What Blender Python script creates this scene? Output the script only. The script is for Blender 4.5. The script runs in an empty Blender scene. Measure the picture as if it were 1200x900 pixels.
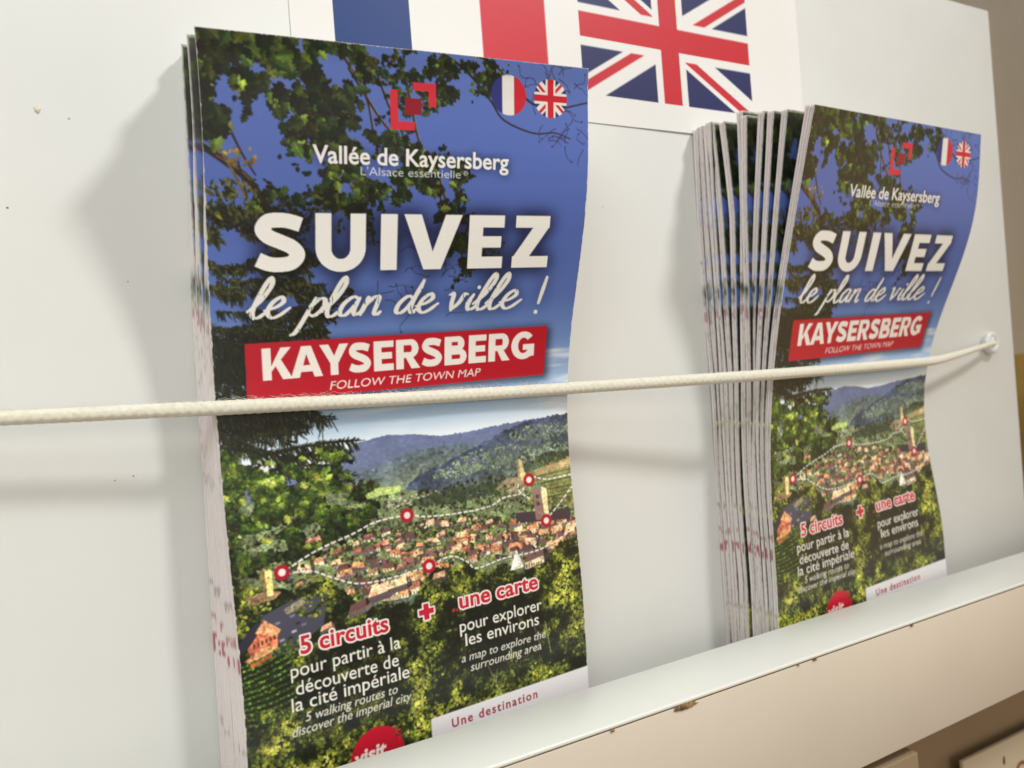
import bpy, bmesh, math, random
import numpy as np
from mathutils import Vector, Matrix

# ---------------------------------------------------------------- camera, light, exposure
# Scene unit: metres.  The back panel's face is the plane y = 0, x runs along it, z up it;
# the camera stands 222 mm in front of it, looking along +y and 28 degrees to the right.
scene = bpy.context.scene
COL = scene.collection
R = math.radians

cam_data = bpy.data.cameras.new('camera'); cam = bpy.data.objects.new('camera', cam_data); COL.objects.link(cam)
PSI, ROLL = math.atan2(900, 1685), math.atan(0.075)
fwd = Vector((math.sin(PSI), math.cos(PSI), 0)); r0 = Vector((math.cos(PSI), -math.sin(PSI), 0)); u0 = Vector((0, 0, 1))
rgt = r0 * math.cos(ROLL) - u0 * math.sin(ROLL); up = r0 * math.sin(ROLL) + u0 * math.cos(ROLL)
cam.matrix_world = Matrix.Translation((0, -0.222, 0)) @ Matrix((rgt, up, -fwd)).transposed().to_4x4()
cam_data.sensor_fit = 'HORIZONTAL'; cam_data.sensor_width = 36.0; cam_data.lens = 36.0 * 900 / 1200
cam_data.clip_start = 0.01; cam_data.clip_end = 50
cam_data.dof.use_dof = True; cam_data.dof.focus_distance = 0.222; cam_data.dof.aperture_fstop = 15.0
scene.camera = cam

world = bpy.data.worlds.new('World'); scene.world = world; world.use_nodes = True
bg = world.node_tree.nodes['Background']; bg.inputs[1].default_value = 0.33
_n, _l = world.node_tree.nodes, world.node_tree.links          # the room around: pale ceiling above, wooden floor below
_t = _n.new('ShaderNodeTexCoord'); _x = _n.new('ShaderNodeSeparateXYZ'); _m = _n.new('ShaderNodeMapRange'); _c = _n.new('ShaderNodeValToRGB')
_m.inputs['From Min'].default_value = -1; _m.inputs['From Max'].default_value = 1
_c.color_ramp.elements[0].position = 0.30; _c.color_ramp.elements[0].color = (0.50, 0.31, 0.16, 1)
_c.color_ramp.elements[1].position = 0.62; _c.color_ramp.elements[1].color = (1.0, 0.93, 0.83, 1)
_l.new(_t.outputs['Generated'], _x.inputs[0]); _l.new(_x.outputs['Z'], _m.inputs['Value']); _l.new(_m.outputs[0], _c.inputs[0]); _l.new(_c.outputs[0], bg.inputs[0])


def lamp(name, loc, target, size, power, colour):
    d = bpy.data.lights.new(name, 'AREA'); d.shape = 'DISK'; d.size = size; d.energy = power; d.color = colour
    o = bpy.data.objects.new(name, d); COL.objects.link(o); o.location = loc
    o.rotation_euler = (Vector(target) - Vector(loc)).to_track_quat('-Z', 'Y').to_euler()
    return o


# a ceiling spot high on the right, aimed at the near stack: its light falls off towards the panel's outer edge
sd = bpy.data.lights.new('ceiling_spot', 'SPOT'); sd.energy = 29.0; sd.color = (1.0, 0.99, 0.96); sd.spot_size = R(64); sd.spot_blend = 1.0; sd.shadow_soft_size = 0.07
so = bpy.data.objects.new('ceiling_spot', sd); COL.objects.link(so); so.location = (0.62, -0.68, 0.82)
so.rotation_euler = (Vector((-0.04, 0, 0.02)) - so.location).to_track_quat('-Z', 'Y').to_euler()
lamp('ceiling_lamp', (-0.42, -0.55, 0.60), (-0.05, 0, 0), 0.55, 3.7, (0.92, 1.0, 0.99))
lamp('front_fill', (-0.35, -1.7, 0.30), (0.05, 0, 0), 0.9, 7.4, (1.0, 0.95, 0.87))  # added frontal fill, no real fixture: brightens the leaflet covers
lamp('side_warm_fill', (0.98, -0.75, -0.10), (0.42, 0, -0.06), 0.6, 1.0, (1.0, 0.66, 0.30))  # added fill, no real fixture: warms the panel's right end and the lip
scene.view_settings.view_transform = 'Standard'; scene.view_settings.look = 'None'
scene.view_settings.exposure = 0.0; scene.view_settings.gamma = 1.0; scene.view_settings.use_curve_mapping = False

# ---------------------------------------------------------------- the printed cover picture
# The picture printed on every leaflet is painted here, millimetre by millimetre (u to the right, v down
# from the top fold), into an array that becomes a colour attribute on the paper meshes.
PX = 12                                     # painted dots per millimetre
PW, PH = 106.0, 205.0
CW, CH = int(PW * PX), int(PH * PX)
rng = np.random.default_rng(7)


def col(*c):
    return np.array(c, np.float32) / 255.0


def resize(g, h, w):
    yi = np.linspace(0, g.shape[0] - 1, h); xi = np.linspace(0, g.shape[1] - 1, w)
    y0 = np.minimum(yi.astype(int), g.shape[0] - 2); x0 = np.minimum(xi.astype(int), g.shape[1] - 2)
    fy = (yi - y0)[:, None].astype(np.float32); fx = (xi - x0)[None].astype(np.float32)
    fy = fy * fy * (3 - 2 * fy); fx = fx * fx * (3 - 2 * fx)
    a = g[y0][:, x0]; b = g[y0][:, x0 + 1]; c = g[y0 + 1][:, x0]; d = g[y0 + 1][:, x0 + 1]
    return (a * (1 - fx) + b * fx) * (1 - fy) + (c * (1 - fx) + d * fx) * fy


def noise(cu, cv, octaves=4, h=CH, w=CW):
    """Soft noise about 0, cells of cu x cv mm."""
    out = np.zeros((h, w), np.float32); amp = 1.0
    for _ in range(octaves):
        g = rng.standard_normal((int(PH / cv) + 3, int(PW / cu) + 3)).astype(np.float32)
        out += amp * resize(g, h, w); amp *= 0.55; cu *= 0.5; cv *= 0.5
    return out


def blur(a, r):
    """Three box passes of radius r dots: close to a Gaussian."""
    r = int(r)
    for _ in range(3):
        for ax in (0, 1):
            p = np.pad(a, [(r + 1, r) if i == ax else (0, 0) for i in range(a.ndim)], mode='edge')
            c = np.cumsum(p, axis=ax, dtype=np.float64)
            n = a.shape[ax]
            a = ((np.take(c, np.arange(2 * r + 1, 2 * r + 1 + n), ax) - np.take(c, np.arange(0, n), ax)) / (2 * r + 1)).astype(np.float32)
    return a


def box_of(x0, y0, x1, y1):
    return max(int(x0), 0), max(int(y0), 0), min(int(x1) + 2, CW), min(int(y1) + 2, CH)


def inside(P, X, Y):
    m = np.zeros(X.shape, bool)
    for (ax, ay), (bx, by) in zip(P, np.roll(P, -1, 0)):
        if ay == by:
            continue
        k = ((ay > Y) != (by > Y)) & (X < (bx - ax) * (Y - ay) / (by - ay) + ax)
        m ^= k
    return m


def poly(dst, pts, c, alpha=1.0):
    P = np.array(pts, np.float64) * PX
    x0, y0, x1, y1 = box_of(P[:, 0].min(), P[:, 1].min(), P[:, 0].max(), P[:, 1].max())
    if x1 <= x0 or y1 <= y0:
        return
    X, Y = np.meshgrid(np.arange(x0, x1) + 0.5, np.arange(y0, y1) + 0.5)
    m = inside(P, X, Y)
    s = dst[y0:y1, x0:x1]
    s[m] = s[m] * (1 - alpha) + np.asarray(c, np.float32) * alpha


def disc(dst, u, v, r, c):
    x0, y0, x1, y1 = box_of((u - r) * PX, (v - r) * PX, (u + r) * PX, (v + r) * PX)
    if x1 <= x0 or y1 <= y0:
        return
    X, Y = np.meshgrid(np.arange(x0, x1) + 0.5, np.arange(y0, y1) + 0.5)
    dst[y0:y1, x0:x1][(X - u * PX) ** 2 + (Y - v * PX) ** 2 <= (r * PX) ** 2] = c


def seg(dst, a, b, wa, wb, c):
    """One tapered stroke from a to b, widths in mm."""
    ax, ay, bx, by = a[0] * PX, a[1] * PX, b[0] * PX, b[1] * PX
    ra, rb = wa * PX / 2, wb * PX / 2; r = max(ra, rb)
    x0, y0, x1, y1 = box_of(min(ax, bx) - r, min(ay, by) - r, max(ax, bx) + r, max(ay, by) + r)
    if x1 <= x0 or y1 <= y0:
        return
    X, Y = np.meshgrid(np.arange(x0, x1) + 0.5, np.arange(y0, y1) + 0.5)
    dx, dy = bx - ax, by - ay
    t = np.clip(((X - ax) * dx + (Y - ay) * dy) / max(dx * dx + dy * dy, 1e-6), 0, 1)
    d2 = (X - ax - t * dx) ** 2 + (Y - ay - t * dy) ** 2
    dst[y0:y1, x0:x1][d2 <= np.maximum(ra + (rb - ra) * t, 0.5) ** 2] = c


def smooth(pts, n=8):
    """Catmull-Rom through the points (any number of columns)."""
    p = np.array(pts, np.float64); p = np.vstack([2 * p[0] - p[1], p, 2 * p[-1] - p[-2]])
    out = []
    for i in range(1, len(p) - 2):
        for t in np.arange(n) / n:
            out.append(0.5 * (2 * p[i] + (p[i + 1] - p[i - 1]) * t + (2 * p[i - 1] - 5 * p[i] + 4 * p[i + 1] - p[i + 2]) * t * t
                              + (3 * p[i] - p[i - 1] - 3 * p[i + 1] + p[i + 2]) * t ** 3))
    out.append(p[-2])
    return np.array(out)


def stroke(dst, pts, w0, w1, c, n=6):
    q = smooth(pts, n); k = len(q) - 1
    for i in range(k):
        seg(dst, q[i], q[i + 1], w0 + (w1 - w0) * i / k, w0 + (w1 - w0) * (i + 1) / k, c)


_stamps = {}


def stamp(kind, size, ang):
    """Leaf mask and its lit half, cached by size (dots) and angle bin."""
    size = max(5, int(size)); a = int(ang / (2 * math.pi) * 24) % 24
    key = (kind, size, a)
    if key not in _stamps:
        n = size // 2 + 2
        Y, X = np.mgrid[-n:n + 1, -n:n + 1].astype(np.float32)
        th = a / 24 * 2 * math.pi
        x = (X * math.cos(th) + Y * math.sin(th)) / size + 0.5; y = (-X * math.sin(th) + Y * math.cos(th)) / size
        t = np.clip(x, 0, 1)
        if kind == 'oak':
            w = 0.33 * np.maximum(np.sin(math.pi * t ** 0.75), 0) ** 0.8 * (1 + 0.26 * np.sin(2 * math.pi * 3.4 * t + 0.6))
        elif kind == 'slim':
            w = 0.17 * np.sin(math.pi * t)
        else:
            w = 0.34 * np.sin(math.pi * t) * (1 + 0.25 * np.sin(11 * t + a))
        m = (np.abs(y) < w) & (x > 0) & (x < 1)
        rib = np.abs(y) < 0.03
        _stamps[key] = (m, m & (y < 0), m & rib, n)
    return _stamps[key]


def leaf(dst, kind, u, v, size, ang, c, lit=1.18):
    m, half, rib, n = stamp(kind, size * PX, ang)
    x, y = int(u * PX), int(v * PX)
    x0, y0, x1, y1 = x - n, y - n, x + n + 1, y + n + 1
    if x1 <= 0 or y1 <= 0 or x0 >= CW or y0 >= CH:
        return
    sx, sy = max(0, -x0), max(0, -y0); ex, ey = m.shape[1] - max(0, x1 - CW), m.shape[0] - max(0, y1 - CH)
    s = dst[y0 + sy:y0 + ey, x0 + sx:x0 + ex]
    s[m[sy:ey, sx:ex]] = c
    s[half[sy:ey, sx:ex]] = np.minimum(c * lit, 1)
    if kind == 'oak':
        s[rib[sy:ey, sx:ex]] = np.minimum(c * 1.4, 1)


_glyphs = {}


def glyphs(body, offset, shear, space):
    """Triangles of a line of text in Blender's built-in face; cap height is about 0.68."""
    key = (body, offset, shear, space)
    if key not in _glyphs:
        cu = bpy.data.curves.new('lettering', 'FONT')
        cu.body = body; cu.offset = offset; cu.shear = shear; cu.space_character = space; cu.resolution_u = 4
        ob = bpy.data.objects.new('lettering', cu); bpy.context.scene.collection.objects.link(ob)
        me = ob.evaluated_get(bpy.context.evaluated_depsgraph_get()).to_mesh()
        me.calc_loop_triangles()
        V = np.empty(len(me.vertices) * 3, np.float32); me.vertices.foreach_get('co', V)
        T = np.empty(len(me.loop_triangles) * 3, np.int32); me.loop_triangles.foreach_get('vertices', T)
        V = V.reshape(-1, 3)[:, :2].astype(np.float64); T = T.reshape(-1, 3)
        bpy.data.objects.remove(ob); bpy.data.curves.remove(cu)
        _glyphs[key] = (V, T)
    return _glyphs[key]


def text_mask(mask, body, u0, u1, base, cap, offset=0.0, shear=0.0, space=1.0, tilt=0.0):
    """Set mask inside the text: stretched to run from u0 to u1, baseline and cap height in mm."""
    V, T = glyphs(body, offset, shear, space)
    x0, x1 = V[:, 0].min(), V[:, 0].max()
    U = u0 + (V[:, 0] - x0) / (x1 - x0) * (u1 - u0)
    Q = np.stack([U, base - V[:, 1] * cap / 0.68 + tilt * (U - u0)], 1) * PX
    for t in T:
        P = Q[t]
        bx0, by0, bx1, by1 = box_of(P[:, 0].min(), P[:, 1].min(), P[:, 0].max(), P[:, 1].max())
        if bx1 <= bx0 or by1 <= by0:
            continue
        X, Y = np.meshgrid(np.arange(bx0, bx1) + 0.5, np.arange(by0, by1) + 0.5)
        (ax, ay), (bx, by), (cx, cy) = P
        e0 = (bx - ax) * (Y - ay) - (by - ay) * (X - ax); e1 = (cx - bx) * (Y - by) - (cy - by) * (X - bx); e2 = (ax - cx) * (Y - cy) - (ay - cy) * (X - cx)
        mask[by0:by1, bx0:bx1] |= ((e0 >= 0) & (e1 >= 0) & (e2 >= 0)) | ((e0 <= 0) & (e1 <= 0) & (e2 <= 0))


def arc(cx, cy, rx, ry, a0, a1, n=24):
    return [(cx + rx * math.cos(math.radians(a)), cy + ry * math.sin(math.radians(a))) for a in np.linspace(a0, a1, n)]


def ribbon(mask, pts, w, fx, fy, round_joints=True):
    """Constant-width stroke with square ends; pts and w in letter units, fx/fy turn them into mm."""
    p = np.array(pts, float)
    d = np.gradient(p, axis=0) if len(p) > 2 else np.repeat(p[1:] - p[:1], 2, 0)
    d /= np.linalg.norm(d, axis=1)[:, None]; nn = np.stack([-d[:, 1], d[:, 0]], 1) * w / 2
    L, Rr = p + nn, p - nn
    for k in range(len(p) - 1):
        q = [L[k], L[k + 1], Rr[k + 1], Rr[k]]
        poly(mask, [(fx(x), fy(y)) for x, y in q], True)


def letter(mask, ch, u0, u1, base, cap):
    """Heavy geometric capitals drawn from bars, wedges and bows. Height 1, natural width W, stem t."""
    t = 0.285; W = {'S': .80, 'U': .92, 'I': .30, 'V': 1.06, 'E': .72, 'Z': .80, 'K': .98, 'A': 1.12, 'Y': 1.04, 'R': .92, 'B': .88, 'G': .98}[ch]
    fx = lambda x: u0 + x / W * (u1 - u0); fy = lambda y: base - y * cap
    P = lambda *q: poly(mask, [(fx(x), fy(y)) for x, y in q], True)
    h = 0.225                                                        # horizontal bars
    if ch == 'I':
        P((0, 0), (W, 0), (W, 1), (0, 1))
    elif ch == 'E':
        P((0, 0), (t, 0), (t, 1), (0, 1)); P((0, 1), (W, 1), (W, 1 - h), (0, 1 - h)); P((0, 0), (W, 0), (W, h), (0, h)); P((0, .395), (W * .93, .395), (W * .93, .395 + h * .95), (0, .395 + h * .95))
    elif ch == 'Z':
        P((.03, 1), (W - .02, 1), (W - .02, 1 - h), (.03, 1 - h)); P((0, 0), (W, 0), (W, h), (0, h)); P((W - .02, 1 - h * .9), (W - .37, 1 - h * .9), (0, h * .85), (.35, h * .85))
    elif ch == 'V':
        P((0, 1), (.31, 1), (W / 2, .33), (W - .31, 1), (W, 1), (W / 2 + .16, 0), (W / 2 - .16, 0))
    elif ch == 'U':
        r = W / 2; P((0, 1), (t, 1), (t, .38), (0, .38)); P((W - t, 1), (W, 1), (W, .38), (W - t, .38))
        P(*(arc(r, .40, r, .415, 180, 360) + arc(r, .40, r - t, .415 - h, 360, 180)))
    elif ch == 'A':
        P((0, 0), (.30, 0), (W / 2 + .0, .74), (W - .30, 0), (W, 0), (W / 2 + .17, 1), (W / 2 - .17, 1)); P((.22, .17), (W - .22, .17), (W - .32, .385), (.32, .385))
    elif ch == 'Y':
        P((0, 1), (.32, 1), (W / 2, .62), (W - .32, 1), (W, 1), (W / 2 + t / 2, .38), (W / 2 + t / 2, 0), (W / 2 - t / 2, 0), (W / 2 - t / 2, .38))
    elif ch == 'K':
        P((0, 0), (t, 0), (t, 1), (0, 1)); P((t, .42), (.62, 1), (W - .02, 1), (.50, .50), (t, .25)); P((.36, .56), (.60, .64), (W, 0), (.65, 0))
    elif ch in 'RB':
        P((0, 0), (t, 0), (t, 1), (0, 1))
        y0 = .36 if ch == 'R' else .47; m = (1 + y0) / 2; ro = (1 - y0) / 2; cx = W - .06 - ro * .92 - (.02 if ch == 'R' else .05)
        P(*([(t * .5, 1), (cx, 1)] + arc(cx, m, ro * .98, ro, 90, -90) + [(t * .5, y0), (t * .5, y0 + h * .88), (cx, y0 + h * .88)] + arc(cx, m, ro * .98 - t * .92, ro - h * .88, -90, 90) + [(cx, 1 - h * .88), (t * .5, 1 - h * .88)]))
        if ch == 'R':
            P((.30, .50), (.60, .44), (W, 0), (W - .34, 0))
        else:
            m, ro = .275, .275; cx = W - ro
            P(*([(t * .5, .55), (cx, .55)] + arc(cx, m, ro, ro, 90, -90) + [(t * .5, 0), (t * .5, h * .88), (cx, h * .88)] + arc(cx, m, ro - t * .92, ro - h * .88, -90, 90) + [(cx, .55 - h * .88), (t * .5, .55 - h * .88)]))
    elif ch == 'S':
        w = .245; c = w / 2
        path = [(W - .07, .80)] + [(W * .5 + .13, .862)] + [(W * .5 - .03, 1 - c - .004), (W * .5 - .18, .85), (c + .015, .72), (c + .10, .60), (W * .5, .515), (W - c - .09, .42), (W - c - .005, .29), (W - c - .10, .16), (W * .5, c + .002), (W * .5 - .18, .14), (.05, .215)]
        q = smooth(path, 10); ribbon(mask, q, w, fx, fy)
    elif ch == 'G':
        r = W / 2; P(*(arc(r + .02, .5, r + .02, .515, 42, 318) + arc(r + .02, .5, r - t + .02, .515 - h, 318, 42)))
        P((W - t, .06), (W, .10), (W, .54), (W - t, .54)); P((r, .54), (W, .54), (W, .54 - h * .9), (r, .54 - h * .9))


def grow(m, r):
    """Widen a mask by r dots."""
    out = m.copy()
    for a in np.arange(0, 2 * math.pi, math.pi / 8):
        dx, dy = int(round(r * math.cos(a))), int(round(r * math.sin(a)))
        out |= np.roll(np.roll(m, dx, 1), dy, 0)
    return out


def cloud_of(n, cu, cv, ru, rv):
    a = rng.uniform(0, 2 * math.pi, n); r = np.sqrt(rng.uniform(0, 1, n))
    return np.stack([cu + ru * r * np.cos(a), cv + rv * r * np.sin(a)], 1)


def jitter(c, s=0.12):
    return np.clip(c * (1 + rng.normal(0, s)) + rng.normal(0, 0.012, 3), 0, 1).astype(np.float32)


def drift(n, regions, cell, keep, stretch=1.3):
    """Points scattered over ellipses (u, v, ru, rv, share) but only where a cloudy field is dense: ragged clumps with gaps."""
    f = noise(cell * stretch, cell, 4); f2 = noise(cell * 0.9, cell * 0.7, 3)
    wsum = sum(r[4] for r in regions); out = []
    for cu, cv, ru, rv, w in regions:
        k = int(n * w / wsum)
        u = cu + rng.normal(0, 0.55 * ru, k); v = cv + rng.normal(0, 0.55 * rv, k)
        y = np.clip((v * PX).astype(int), 0, CH - 1); x = np.clip((u * PX).astype(int), 0, CW - 1)
        ok = f[y, x] > keep
        out.append(np.stack([u, v, f2[y, x]], 1)[ok])
    return np.vstack(out)


def tone(b, stops, cols):
    return np.array([np.interp(b, stops, [c[i] for c in cols]) for i in range(3)], np.float32) / 255


def union_jack(dst, u, v, r):
    blue, white, red = col(38, 44, 108), col(228, 224, 218), col(196, 26, 44)
    lay = np.zeros((CH, CW), bool); disc(lay, u, v, r, True)
    ys, xs = np.nonzero(lay)
    X = (xs + 0.5) / PX - u; Y = (ys + 0.5) / PX - v
    c = np.tile(blue, (len(xs), 1))
    for s in (1, -1):
        d = (X - s * Y) / 1.414
        c[np.abs(d) < 0.23 * r] = white
        side = np.where(X + s * Y > 0, 1, -1) * s
        dd = d * side
        c[(dd > -0.02 * r) & (dd < 0.13 * r)] = red
    c[(np.abs(X) < 0.30 * r) | (np.abs(Y) < 0.30 * r)] = white
    c[(np.abs(X) < 0.18 * r) | (np.abs(Y) < 0.18 * r)] = red
    dst[ys, xs] = c


def paint_cover():
    img = np.zeros((CH, CW, 3), np.float32)
    vv = (np.arange(CH) + 0.5) / PX; uu = (np.arange(CW) + 0.5) / PX
    # --- sky
    st = [(0, 92, 116, 186), (20, 84, 108, 184), (45, 80, 104, 178), (66, 86, 112, 180), (80, 108, 138, 192), (90, 150, 178, 214), (96, 150, 184, 222), (105, 214, 224, 232), (112, 222, 226, 226), (205, 200, 200, 200)]
    a = np.array(st, np.float32)
    img[:] = np.stack([np.interp(vv, a[:, 0], a[:, i + 1] / 255) for i in range(3)], 1)[:, None, :]
    cl = noise(30, 3.2, 5)
    w = np.interp(vv, [72, 80, 88, 100, 106], [0, 0.6, 1, 1, 0.5])[:, None] * np.clip(0.5 * cl - 0.15, 0, 1) * np.interp(uu, [40, 80, 106], [0.55, 0.8, 1.0])[None]
    img += (col(236, 236, 236) - img) * np.clip(w, 0, 0.8)[..., None]

    # --- hills
    grain = noise(0.9, 0.7, 3); clump = noise(6, 4, 4)

    def ridge(pts, top, bottom, fade, g, forest=0.0, rough=0.25):
        p = np.array(pts); y = np.interp(uu, p[:, 0], p[:, 1]) + rough * (np.interp(uu, np.linspace(0, 106, 150), rng.standard_normal(150)))
        m = vv[:, None] > y[None]
        t = np.clip((vv[:, None] - y[None]) / fade, 0, 1)
        c = top + (bottom - top) * t[..., None]
        c = c * (1 + g * grain[..., None] + forest * clump[..., None])
        img[m] = np.clip(c[m], 0, 1)

    ridge([(0, 108), (20, 110.5), (27.7, 109.5), (35.8, 104.8), (44.3, 103.7), (53.5, 104.6), (62, 106.1), (72.7, 105.7), (82.2, 105), (106, 104.4)], col(92, 102, 140), col(84, 96, 120), 10, 0.05, 0.03, 0.12)
    ridge([(0, 116), (30.8, 114.2), (43.4, 111.8), (52.6, 109.2), (61.3, 109), (68.5, 109.3), (76, 111), (106, 120)], col(82, 96, 108), col(104, 116, 92), 9, 0.13, 0.10, 0.2)
    ridge([(0, 126), (40, 122.5), (47.6, 121), (50, 118.6), (53.3, 116.4), (58, 115.2), (64.5, 113.2), (75.3, 109.6), (85.1, 106.4), (92, 105), (106, 104)], col(56, 66, 92), col(70, 82, 72), 14, 0.16, 0.14, 0.25)
    # lit woods on the near slope
    for cu, cv, ru, rv, n in ((80, 115, 16, 3.4, 300), (96, 109, 12, 2.6, 170), (66, 117, 9, 1.7, 120), (99, 116, 8, 3, 100)):
        for u, v in cloud_of(n, cu, cv, ru, rv):
            leaf(img, 'blob', u, v, rng.uniform(0.6, 1.2), rng.uniform(0, 6.28), jitter(col(96, 108, 84), 0.16))
    # valley floor, meadow
    poly(img, [(0, 117), (30, 116.6), (47, 119.5), (64, 123), (106, 124), (106, 150), (0, 150)], col(96, 106, 74))
    poly(img, [(30, 119.6), (37, 118), (48, 118.4), (47.4, 120.2), (36, 121)], col(150, 168, 92))
    poly(img, [(31, 121.8), (46, 120.6), (47, 121.2), (34, 122.6)], col(122, 138, 80))
    for k in range(1500):
        u, v = rng.uniform(0, 106), rng.uniform(120.5, 136)
        b = rng.choice([0.35, 0.6, 0.9, 1.25], p=[0.35, 0.3, 0.25, 0.10])
        if 48 < u < 86 and v < 127:
            b *= 0.55
        leaf(img, 'blob', u, v, rng.uniform(0.7, 1.5), rng.uniform(0, 6.28), jitter(col(88, 98, 56) * b, 0.15))
    for k in range(60):      # specks of houses across the valley
        u, v = rng.uniform(36, 62), rng.uniform(121.5, 124.5)
        poly(img, [(u, v), (u + 0.7, v), (u + 0.7, v + 0.35), (u, v + 0.35)], jitter(col(170, 165, 150), 0.1))
    # shaded wood below the near slope, vineyard slope with terraces
    for u, v in np.vstack([cloud_of(420, 66, 124.2, 15, 1.9), cloud_of(160, 100, 117.4, 7, 1.4)]):
        leaf(img, 'blob', u, v, rng.uniform(0.9, 1.7), rng.uniform(0, 6.28), jitter(col(40, 48, 34), 0.2))
    poly(img, [(89, 121.4), (97, 119.4), (106, 118), (106, 134), (88, 131), (91.5, 126)], col(104, 104, 62))
    poly(img, [(92, 120.9), (106, 118.6), (106, 121), (93, 122.6)], col(140, 122, 84))
    for i in range(8):
        stroke(img, [(90, 123 + i * 1.15), (98, 122.6 + i * 1.2), (106, 122.2 + i * 1.3)], 0.45, 0.5, jitter(col(84, 92, 48) if i % 2 else col(58, 66, 34), 0.08))
    for u, v in np.vstack([cloud_of(50, 97, 118.6, 8, 0.9), cloud_of(40, 82, 125, 5, 2.6), cloud_of(40, 96, 131.4, 9, 0.8)]):
        leaf(img, 'blob', u, v, rng.uniform(0.8, 1.6), rng.uniform(0, 6.28), jitter(col(50, 58, 30), 0.25))
    # rock and ruined keep
    poly(img, [(78, 124.4), (82, 121.8), (86.4, 122), (89.4, 123), (88, 126.4), (84, 128)], col(120, 108, 84))
    for u, v in cloud_of(60, 82, 125.6, 5, 2):
        leaf(img, 'blob', u, v, rng.uniform(0.6, 1.3), rng.uniform(0, 6.28), jitter(col(62, 68, 42), 0.3))
    poly(img, [(86.2, 116.6), (87.0, 116.4), (88.2, 117.2), (89.1, 123.4), (86.4, 123)], col(196, 176, 122))
    poly(img, [(86.2, 116.6), (86.9, 116.5), (87.3, 123.2), (86.4, 123)], col(138, 118, 84))

    # --- town
    def house(u, v, w, tilt, shade):
        h = w * 0.32; wall = jitter(col(206, 186, 150) if shade > 0.55 else col(92, 80, 78), 0.12)
        roof = jitter(col(*[(204, 138, 98), (178, 112, 82), (222, 168, 126), (146, 98, 80), (204, 156, 122)][rng.integers(5)]), 0.08)
        if rng.uniform() < 0.26:
            roof = jitter(col(92, 66, 62), 0.12)
        k = w * 0.26; s = w * tilt
        poly(img, [(u, v), (u + w, v + s), (u + w, v + h + s), (u, v + h)], wall * 0.9)
        poly(img, [(u + w, v + s), (u + w + k, v + s - h * 0.55), (u + w + k, v + h * 0.55 + s), (u + w, v + h + s)], col(52, 44, 50) if shade > 0.3 else wall)
        poly(img, [(u - 0.1, v + 0.1), (u + w + 0.1, v + s + 0.1), (u + w * 0.86 + k * 0.5, v - h * 1.25 + s), (u + w * 0.18, v - h * 1.25)], roof)
        poly(img, [(u + w + 0.1, v + s + 0.1), (u + w + k, v + s - h * 0.4), (u + w * 0.86 + k * 0.5, v - h * 1.25 + s)], roof * 0.42)
        if w > 2.6:
            for q in range(int(w / 0.9)):
                poly(img, [(u + 0.35 + q * 0.9, v + 0.3 * h), (u + 0.65 + q * 0.9, v + 0.3 * h), (u + 0.65 + q * 0.9, v + 0.75 * h), (u + 0.35 + q * 0.9, v + 0.75 * h)], col(70, 58, 58))
            for q in range(3):
                disc(img, u + w * rng.uniform(0.25, 0.8), v - h * rng.uniform(0.3, 0.9), 0.09, roof * 0.5)

    lo_u, lo_v = [12, 26, 40, 60, 84, 106], [135.5, 132.5, 129.8, 130.6, 134, 137]; hi_u, hi_v = [12, 20, 30, 46, 60, 76, 92, 106], [138, 143, 149, 149.5, 144, 144, 147.5, 143]
    spots = []
    for k in range(1500):                                            # gardens and lanes between the houses
        u, v = rng.uniform(11, 106), rng.uniform(129, 151)
        if np.interp(u, lo_u, lo_v) - 0.5 < v < np.interp(u, hi_u, hi_v) + 1:
            leaf(img, 'blob', u, v, rng.uniform(0.9, 2.0), rng.uniform(0, 6.28), jitter(col(*[(34, 38, 24), (52, 46, 42), (66, 74, 38), (40, 34, 38), (92, 98, 50)][rng.integers(5)]), 0.2))
    for k in range(330):
        u, v = rng.uniform(13, 104), rng.uniform(129.6, 149)
        if np.interp(u, lo_u, lo_v) < v < np.interp(u, hi_u, hi_v) and (u > 27 or rng.uniform() < 0.35):
            spots.append((u, v))
    for u, v in sorted(spots, key=lambda q: q[1]):
        if rng.uniform() < 0.24:
            for p, q in cloud_of(16, u, v, 1.7, 1.1):
                leaf(img, 'blob', p, q, rng.uniform(0.6, 1.3), rng.uniform(0, 6.28), jitter(col(70, 80, 38), 0.35))
        else:
            house(u, v, np.interp(v, [129, 149], [2.0, 4.2]) * rng.uniform(0.6, 1.3), rng.uniform(-0.24, 0.24), rng.uniform())
    poly(img, [(84.2, 132.7), (104.4, 134.6), (104, 138), (84, 136)], col(52, 42, 48))                   # the long church roof and its belfry
    poly(img, [(91, 125.9), (94.2, 125.4), (96.2, 127.2), (96.2, 136.6), (91.2, 136.2)], col(112, 88, 82))
    poly(img, [(93.9, 125.6), (96.2, 127.2), (96.2, 136.4), (94.6, 136.2)], col(212, 188, 136))
    poly(img, [(91, 126.2), (92.6, 124.9), (94.6, 125.2), (94.2, 127)], col(92, 108, 92))
    for q in (128.4, 130.6):
        poly(img, [(92, q), (93.2, q + 0.1), (93.2, q + 1.3), (92, q + 1.2)], col(60, 48, 54))
    # trees round the foot of the town and the big lit bushes: many small leaves, brightness by place
    B = 0.15 + 0.26 * noise(4.2, 3.6, 3)
    def lit(cu, cv, ru, rv, k):
        return k * np.exp(-((uu[None] - cu) / ru) ** 2 - ((vv[:, None] - cv) / rv) ** 2)
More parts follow.
